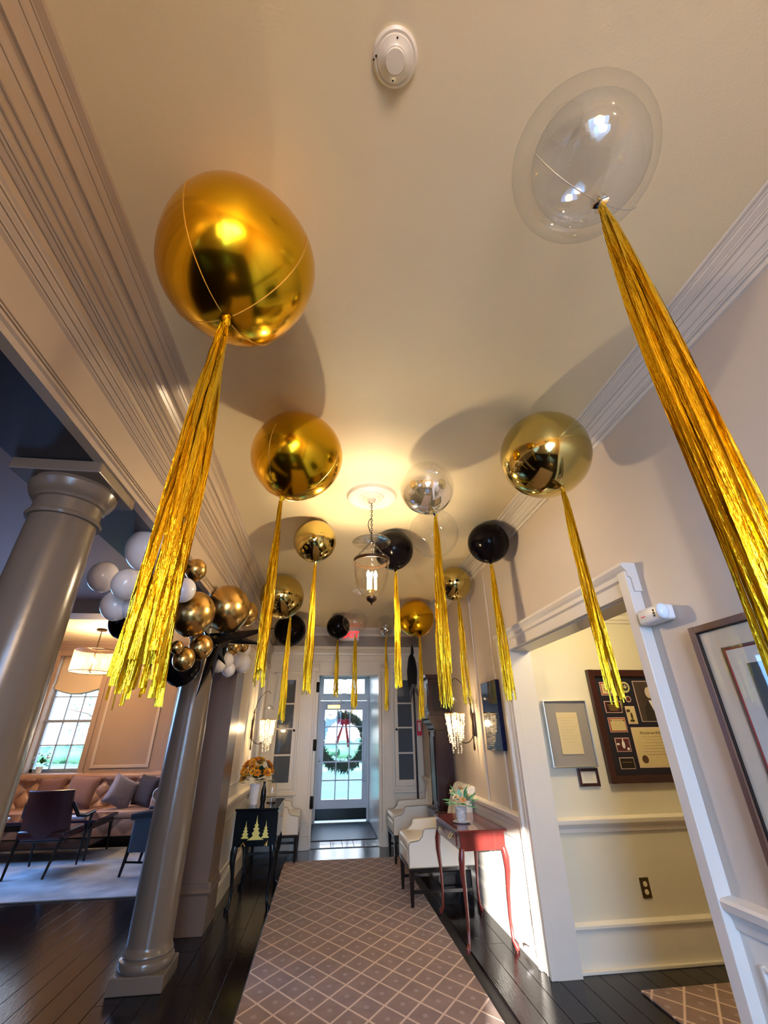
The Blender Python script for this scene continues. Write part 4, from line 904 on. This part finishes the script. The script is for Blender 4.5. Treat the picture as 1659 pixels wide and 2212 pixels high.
# furled flag on a pole
t = thing('flag', 'furled black flag on a dark pole standing by the right end of the back wall', 'flag', (1.40, 7.30, 0))
MB().lathe([(.09,0),(.10,.02),(.09,.04),(.03,.06),(.02,.10)], seg=24).build('stand', M_bronze, t)
MB().tube([(0,0,.08),(0,0,2.52)], .014, 10).build('pole', M_dark, t)
MB().lathe([(.004,2.50),(.02,2.53),(.008,2.56),(.028,2.62),(.018,2.70),(0,2.76)], seg=14).build('spear_finial', M_dark, t)
MB().sphere((-.02,-.01,2.30), (.075,.06,.26), 24, 18, lambda p, q: 1+.18*sin(5*p+2*q)+.06*sin(11*p)).build('furled_cloth', mat('black_cloth', (.006,.006,.007), .8), t)
MB().tube([(-.02,-.07,2.12),(-.06,-.08,2.0),(-.07,-.07,1.88)], [.02,.03,.012], 8).tube([(-.01,-.07,2.12),(.03,-.08,2.02),(.05,-.07,1.95)], [.018,.025,.01], 8).build('cord_bow', mat('grey_cord', (.12,.12,.14), .6), t)
# fire alarm pull
t = thing('fire_alarm_pull', 'small red and white fire alarm pull box beside the tall clock', 'alarm', (1.50, 7.50, 1.50))
MB().box(-.035,.035,-.03,.015,-.11,.10,.004).build('housing', M_redr, t); MB().box(-.022,.022,-.034,-.029,-.05,.08,.003).build('pull_handle', M_porc, t)

# ================================================================== left lacquer cabinet with flowers
t = thing('lacquer_cabinet', 'black lacquer cabinet with gilt pagodas on cabriole legs at the left wall', 'cabinet', (-.62, 5.58, 0))
cxh, cyh = .20, .37
MB().box(-cxh-.01,cxh+.01,-cyh-.01,cyh+.01,.755,.775,.004).build('cabinet_top', M_lacq, t)
MB().box(-cxh,cxh,-cyh,cyh,.47,.755,.004).build('cabinet_body', M_lacq, t)
MB().box(cxh-.004,cxh+.006,-cyh+.02,-.005,.49,.74,.004).build('cabinet_door', M_lacq, t); MB().box(cxh-.004,cxh+.006,.005,cyh-.02,.49,.74,.004).build('cabinet_door', M_lacq, t)
for sx_ in (-1, 1):
    for sy_ in (-1, 1):
        b = MB(); cabriole(b, sx_*(cxh-.03), sy_*(cyh-.03), .49, sx_, sy_, 1.25); b.build('leg', M_lacq, t)
def pagoda(x, z, s):
    pr_ = [(.040,0),(.040,.012),(.026,.016),(.026,.034),(.036,.037),(.022,.050),(.018,.052),(.018,.064),(.027,.067),(.015,.078),(.012,.080),(.012,.090),(.019,.093),(.009,.103),(.006,.108),(.008,.114),(.004,.120),(.002,.150),(0,.165)]
    full = [(x+a*s, z+c*s) for a, c in pr_] + [(x-a*s, z+c*s) for a, c in reversed(pr_[:-1])]
    MB().prism(full, 'y', -cyh-.0035, -cyh-.001).build('gilt_pagoda', M_gilt, t)
pagoda(-.09,.535,.85); pagoda(.01,.53,1.15); pagoda(.10,.535,.85)
MB().prism([(-.07,.522),(.09,.522),(.06,.538),(-.04,.538)], 'y', -cyh-.003, -cyh-.001).tube([(-.12,-cyh-.003,.475),(-.10,-cyh-.003,.505),(-.08,-cyh-.003,.475)], .004, 5).tube([(.12,-cyh-.003,.475),(.13,-cyh-.003,.515),(.10,-cyh-.003,.475)], .005, 5).build('gilt_border', M_gilt, t)
t = thing('flower_vase', 'white vase of orange lilies and sunflowers on the black lacquer cabinet', 'vase', (-.70, 5.50, .775))
MB().lathe([(0,0),(.038,0),(.040,.01),(.048,.10),(.056,.18),(.052,.18),(.045,.10),(.03,.02)], seg=28, cap=False).build('vase_body', M_porc, t)
leafset(t, 40, .15, .20, mat('dark_foliage', (.02,.06,.02), .5), 'leaf', .08, 21)
rnd = random.Random(9)
for k in range(44):
    a = rnd.uniform(0, 2*pi); el = rnd.uniform(-.15, 1.4); rr = .15
    blossom(t, (cos(a)*cos(el)*rr, sin(a)*cos(el)*rr, .29+sin(el)*rr*.75), .048, (M_orange, mat('amber_petal', (.9,.45,.03), .5))[k % 2])
blossom(t, (-.11,-.10,.24), .06, M_gilt, n=10, core=mat('sunflower_disc', (.03,.015,.01), .8))
t = thing('black_vase', 'slim black vase beside the white flower vase', 'vase', (-.61, 5.52, .775))
MB().lathe([(0,0),(.022,0),(.030,.05),(.026,.12),(.012,.17),(.014,.20),(.010,.20)], seg=24, cap=False).build('vase_body', M_lacq, t)
t = thing('glass_cloche', 'clear glass cloche on the lacquer cabinet behind the vases', 'glassware', (-.53, 5.60, .775))
MB().lathe([(.045,.0),(.047,.01),(.047,.14),(.035,.18),(.012,.195),(.012,.21),(0,.215)], seg=28, cap=False).build('dome', M_lamp, t); MB().lathe([(0,0),(.05,0),(.05,.008),(0,.008)], seg=24).build('base', M_dark, t)

# ================================================================== wreath on the front door
t = thing('wreath', 'large evergreen wreath with a red bow outside the glazed front door', 'wreath', (.38, 9.80, 1.31))
MB().tube([(.45*cos(2*pi*i/24), 0, .45*sin(2*pi*i/24)) for i in range(25)], .035, 8).build('ring', M_bark, t)
rnd = random.Random(2); b = MB()
for k in range(3600):
    a = rnd.uniform(0, 2*pi); R_ = .45+rnd.uniform(-.075,.075); c = Vector((R_*cos(a), rnd.uniform(-.04,.05), R_*sin(a)))
    d = Vector((cos(a)*rnd.uniform(-.8,1)+rnd.uniform(-.6,.6)*-sin(a), rnd.uniform(-.6,.4), sin(a)*rnd.uniform(-.8,1)+rnd.uniform(-.6,.6)*cos(a))).normalized(); L = rnd.uniform(.06,.13); s_ = d.cross(Vector((0,1,.2))).normalized()*.008
    b.add([(c-s_)[:], (c+s_)[:], (c+d*L)[:]], [(0,1,2)])
b.build('needles', M_green, t, kind='stuff')
bw = MB().sphere((-.05,-.09,.34), (.085,.03,.055), 14, 10).sphere((.07,-.09,.34), (.085,.03,.055), 14, 10).sphere((.01,-.11,.335), .03, 10, 8).build('bow', M_redr, t)
MB().prism([(-.01,.33),(.02,.33),(-.10,-.06),(-.155,-.02)], 'y', -.11, -.105).prism([(.02,.33),(.06,.33),(.14,-.10),(.09,-.12)], 'y', -.11, -.105).build('ribbon_tail', M_redr, bw)
MB().tube([(0,0,.49),(0,-.02,.76)], .006, 6).build('hanger', M_redr, t)

# ================================================================== outside
struct(MB().box(-30, 30, 9.95, 60, -.25, -.15), 'ground_lawn', M_grass)['kind'] = 'structure'
struct(MB().box(-.6, 1.4, 9.78, 11.2, -.15, -.02, .01), 'porch_step', mat('stone', (.35,.36,.38), .8))['kind'] = 'structure'
def tree(x, y, h, label, seed):
    t = thing('tree', label, 'tree', (x, y, -.15)); rnd = random.Random(seed); b = MB()
    b.tube([(0,0,0),(.1,0,h*.4),(0,.1,h*.8),(.1,.1,h)], [.16,.12,.06,.02], 8)
    for k in range(22):
        z = h*rnd.uniform(.3,.95); a = rnd.uniform(0,6.28); L = (h-z)*.7+.4; b.tube([(0,0,z),(cos(a)*L*.5,sin(a)*L*.5,z+L*.25),(cos(a)*L,sin(a)*L,z+L*.35)], [.04,.02,.006], 5)
    b.build('trunk', M_bark, t); c = MB()
    for k in range(900):
        a = rnd.uniform(0,6.28); z = h*rnd.uniform(.35,1.1); R_ = rnd.uniform(.2, 1)*h*.35; p = Vector((cos(a)*R_, sin(a)*R_, z)); s_ = .05; e = Vector((rnd.uniform(-1,1),rnd.uniform(-1,1),rnd.uniform(-1,1)))*s_; f = Vector((rnd.uniform(-1,1),rnd.uniform(-1,1),rnd.uniform(-1,1)))*s_
        c.add([p[:], (p+e)[:], (p+e+f)[:], (p+f)[:]], [(0,1,2,3)])
    c.build('foliage', M_hedge, t, kind='stuff')
tree(-6.4, 15.5, 3.6, 'small leafy tree outside the left lounge window', 4); tree(-9.5, 24, 4.5, 'taller tree farther off outside the lounge windows', 5)
rnd = random.Random(8); b = MB()
for k in range(30): b.sphere((-22+k*1.3, 34+rnd.uniform(-.5,.5), .55), (1.0,.8,rnd.uniform(.4,.7)), 10, 7, lambda p, q: 1+.12*sin(5*p+3*q))
o = b.build('hedge', M_hedge); tag(o, 'low clipped hedge across the lawn seen through the windows', 'hedge')

# ================================================================== lounge furniture
def tufted(name, m, parent, x0, x1, fn, nx, nz, du, dv):
    vs = []; fs = []
    for i in range(nx+1):
        for j in range(nz+1):
            u = i/nx; v = j/nz; vs.append(fn(u, v))
    for i in range(nx):
        for j in range(nz): fs.append((i*(nz+1)+j, (i+1)*(nz+1)+j, (i+1)*(nz+1)+j+1, i*(nz+1)+j+1))
    return MB().add(vs, fs, True).build(name, m, parent)
t = thing('tufted_sofa', 'long tan leather button tufted sofa under the lounge windows', 'sofa', (-3.82, 8.55, 0))
SW = 1.34
def tuft(u, v, nu, nv):
    a = u*nu; c = v*nv; p = abs(sin(pi*(a+c)/1.0)); q = abs(sin(pi*(a-c)/1.0)); return (p*q)**.45
def backf(u, v):
    d = .055*tuft(u, v, 9, 1.6); x = -SW+.18+(2*SW-.36)*u
    ang = v; z = .40 + .44*v; y = .22 - d + .10*v
    if v > .82: y = y - .06*sin((v-.82)/.18*pi*.5); 
    return (x, y, z)
tufted('tufted_back', M_tan, t, 0, 1, backf, 180, 36, 0, 0)
MB().box(-SW,SW,.30,.44,.12,.80,.03).build('back_frame', M_tan, t)
MB().tube([(-SW,.31,.835),(SW,.31,.835)], .065, 16).build('back_roll', M_tan, t)
for sx_ in (-1, 1):
    a = MB().box(sx_*SW-.10,sx_*SW+.10,-.40,.36,.12,.62,.04).tube([(sx_*(SW+.02),-.42,.64),(sx_*(SW+.02),.0,.66),(sx_*(SW+.02),.31,.80)], .095, 16).build('arm', M_tan, t)
    MB().tube([(sx_*(SW+.02)+.085*cos(2*pi*i/20),-.425,.64+.085*sin(2*pi*i/20)) for i in range(21)], .008, 6).build('arm_welt', M_leatherw, a)
MB().box(-SW+.1,SW-.1,-.38,.32,.13,.34,.02).build('seat_deck', M_tan, t)
def aprf(u, v): return (-SW+.1+(2*SW-.2)*u, -.385-.02*tuft(u, v, 9, .8), .14+.20*v)
tufted('tufted_apron', M_tan, t, 0, 1, aprf, 140, 12, 0, 0)
for k in range(3):
    w = (2*SW-.2)/3; x0 = -SW+.1+k*w; MB().box(x0+.004,x0+w-.004,-.40,.24,.33,.45,.045).build('seat_cushion', M_tan, t)
for sx_ in (-1, 1):
    for y_ in (-.33, .33): MB().lathe([(.02,0),(.03,.05),(.035,.12)], (sx_*(SW-.1),y_,0), 12).build('foot', M_dark, t)
def pillow(label, x, y, z, s, rx, ry, rz, m, grp):
    def f(ph, th): return 1
    n = 14; vs = []; fs = []
    for side in (1, -1):
        for i in range(n+1):
            for j in range(n+1):
                u = i/n*2-1; v = j/n*2-1; px = 1-.10*(1-abs(v))**1*0; e = (1-u**4)*(1-v**4)
                sx_ = u*(1-.07*(1-v*v)); sz_ = v*(1-.07*(1-u*u)); vs.append((sx_*s, side*.075*math.sqrt(max(0, e)), sz_*s))
    for sd in (0, 1):
        o_ = sd*(n+1)**2
        for i in range(n):
            for j in range(n): fs.append((o_+i*(n+1)+j, o_+(i+1)*(n+1)+j, o_+(i+1)*(n+1)+j+1, o_+i*(n+1)+j+1))
    o = MB().add(vs, fs, True).build('throw_pillow', m); o.location = (x, y, z); o.rotation_euler = (rx, ry, rz); tag(o, label, 'pillow', grp)
pg = 'throw pillows on the tan sofa'
pillow('brown velvet pillow on the sofa behind the burgundy chair, right of another', -3.72, 8.42, .67, .22, -.35, .08, .08, M_brownc, pg)
pillow('brown velvet pillow farthest left on the sofa', -4.22, 8.52, .66, .21, -.3, -.05, -.05, mat('dark_tan_velvet', (.16,.07,.05), .8), pg)
pillow('grey pillow leaning at a slant near the right arm of the sofa', -3.10, 8.38, .66, .21, -.3, .45, .65, M_greyc, pg)
pillow('dark brown pillow behind the grey one at the right arm of the sofa', -2.76, 8.46, .66, .21, -.25, .1, -.5, mat('dark_velvet', (.03,.018,.018), .8), pg)
# coffee table
t = thing('coffee_table', 'dark wood coffee table with glossy top in front of the sofa', 'table', (-3.75, 7.68, .014))
MB().box(-.80,.80,-.36,.36,.40,.435,.006).build('tabletop', mat('glossy_dark_top', (.02,.02,.03), .07, coat=.6), t)
MB().box(-.76,.76,-.33,.33,.33,.40,.004).build('apron', M_dark, t)
for sx_ in (-1, 1):
    for sy_ in (-1, 1): MB().tube([(sx_*.74,sy_*.31,.36),(sx_*.76,sy_*.33,0)], [.024,.014], 8).build('leg', M_dark, t)
MB().box(-.72,.72,-.30,.30,.12,.135,.003).build('lower_shelf', M_dark, t)
t = thing('stacked_magazine', 'pale magazine lying on the coffee table', 'magazine', (-3.35, 7.66, .449)); MB().box(-.14,.14,-.10,.10,0,.012,.002).build('pages', M_porc, t)
t = thing('glass_dish', 'small glass dish on the near left corner of the coffee table', 'dish', (-4.15, 7.45, .449)); MB().lathe([(.03,0),(.06,.015),(.075,.035),(.07,.035),(.05,.018),(0,.008)], seg=24).build('bowl', M_lamp, t)
# burgundy chair (back to camera, faces +y)
t = thing('leather_armchair', 'burgundy leather chair with its back to the hallway and splayed dark legs', 'chair', (-3.27, 6.88, .014))
vs = []; fs = []
for sd in (0, 1):
    for i in range(17):
        u = i/16*2-1
        for j in range(9):
            v = j/8; wx = (.27 - .02*v)*u; crv = .07*(u*u); vs.append((wx, -.20 - .09*v + crv + .05*sd*(1-.3*v), .34 + .48*v))
for i in range(16):
    for j in range(8):
        a = i*9+j; fs.append((a, a+9, a+10, a+1)); fs.append((153+a, 153+a+1, 153+a+10, 153+a+9))
for i in range(16): fs.append((i*9+8, (i+1)*9+8, 153+(i+1)*9+8, 153+i*9+8)); fs.append((i*9, 153+i*9, 153+(i+1)*9, (i+1)*9))
for j in range(8): fs.append((j, j+1, 153+j+1, 153+j)); fs.append((144+j, 153+144+j, 153+144+j+1, 144+j+1))
MB().add(vs, fs, True).build('backrest', M_burg, t)
MB().tube([(u*.255, -.275+.07*u*u, .825) for u in [k/8-1 for k in range(17)]], .014, 8).build('top_welt', M_burg, t)
MB().box(-.27,.27,-.20,.30,.33,.43,.03).build('seat', M_burg, t)
for sx_ in (-1, 1):
    MB().tube([(sx_*.26,-.18,.70),(sx_*.31,-.08,.56),(sx_*.33,.10,.53),(sx_*.335,.30,.55)], [.02,.022,.02,.022], 10).build('arm', M_dark, t)
    MB().tube([(sx_*.33,.26,.54),(sx_*.29,.28,.30),(sx_*.27,.30,0)], [.018,.018,.012], 8).build('leg', M_dark, t)
    MB().tube([(sx_*.24,-.18,.36),(sx_*.21,-.32,0)], [.022,.013], 8).build('leg', M_dark, t)
MB().tube([(-.25,-.12,.32),(.25,-.12,.32)], .014, 8).build('rear_rail', M_dark, t)
# blue grey armchair facing left
t = thing('velvet_armchair', 'blue grey armchair with dark wooden legs seen sideways behind the column', 'chair', (-1.92, 6.80, .014), pi/2)
# local: faces +y, back at -y
MB().box(-.28,.28,-.30,.28,.24,.42,.04).build('seat', M_bluev, t)
MB().prism([(-.33,.24),(-.25,.24),(-.22,.60),(-.24,.90),(-.30,.97),(-.38,.95),(-.40,.85),(-.36,.5)], 'x', -.28, .28, True).build('backrest', M_bluev, t)
for sx_ in (-1, 1):
    MB().box(sx_*.30-.03,sx_*.30+.03,-.30,.26,.22,.56,.015).build('arm_panel', M_bluev, t); MB().tube([(sx_*.30,-.28,.60),(sx_*.30,.10,.585),(sx_*.30,.30,.565)], [.045,.045,.04], 12).build('arm_pad', mat('navy_leather', (.02,.03,.05), .4), t)
    MB().tube([(sx_*.29,.24,.52),(sx_*.29,.27,.22),(sx_*.29,.31,0)], [.02,.022,.015], 8).build('leg', M_dark, t); MB().tube([(sx_*.28,-.28,.30),(sx_*.28,-.36,0)], [.022,.014], 8).build('leg', M_dark, t)
    MB().tube([(sx_*.285,.29,.13),(sx_*.28,-.33,.10)], .011, 8).build('stretcher', M_dark, t)
MB().tube([(-.285,.0,.115),(.285,.0,.115)], .011, 8).build('stretcher', M_dark, t)
# chandelier with drum shade
t = thing('drum_chandelier', 'drum shade chandelier hanging from the lounge ceiling', 'chandelier', (-3.82, 7.86, 0))
MB().lathe([(0,3.02),(.075,3.02),(.08,3.035),(.03,3.05),(0,3.05)], seg=24).build('canopy', M_bronze, t)
MB().tube([(0,0,3.03),(0,0,2.35)], .009, 8).build('rod', M_bronze, t)
MB().lathe([(.30,2.36),(.30,2.70)], seg=48, cap=False).build('shade', M_shade, t)
for z in (2.36, 2.70): MB().tube([(.30*cos(2*pi*i/40), .30*sin(2*pi*i/40), z) for i in range(41)], .006, 6).build('shade_rim', M_bronze, t)
MB().tube([(-.30,0,2.70),(.30,0,2.70)], .004, 6).tube([(0,-.30,2.70),(0,.30,2.70)], .004, 6).build('spider', M_bronze, t)
for k in range(4):
    a = 2*pi*k/4+.3; r_ = .15; MB().tube([(0,0,2.38),(r_*.6*cos(a),r_*.6*sin(a),2.36),(r_*cos(a),r_*sin(a),2.43)], .006, 6).build('arm', M_bronze, t)
    MB().lathe([(.010,2.43),(.010,2.49),(0,2.49)], (r_*cos(a),r_*sin(a),0), 10).build('candle_sleeve', M_candle, t)
    MB().lathe([(0,2.49),(.02,2.51),(.028,2.54),(.016,2.57),(0,2.585)], (r_*cos(a),r_*sin(a),0), 12).build('bulb', M_bulb, t)
light('chandelier_light', 'POINT', (-3.82, 7.86, 2.55), 40, (1.0, .68, .38), .12)
# white orchid on window sill
t = thing('sill_plant', 'small white flowering plant in a pot on the left lounge window sill', 'plant', (-4.78, 9.10, .90))
MB().lathe([(.04,0),(.055,.09),(.05,.09),(.035,.01)], seg=20, cap=False).build('pot', M_porc, t)
leafset(t, 12, .10, .10, M_leaf, 'leaf', .10, 31); 
for k in range(7): blossom(t, (.10*cos(k*1.1), .05*sin(k*1.7), .22+.03*(k % 3)), .035, M_porc)
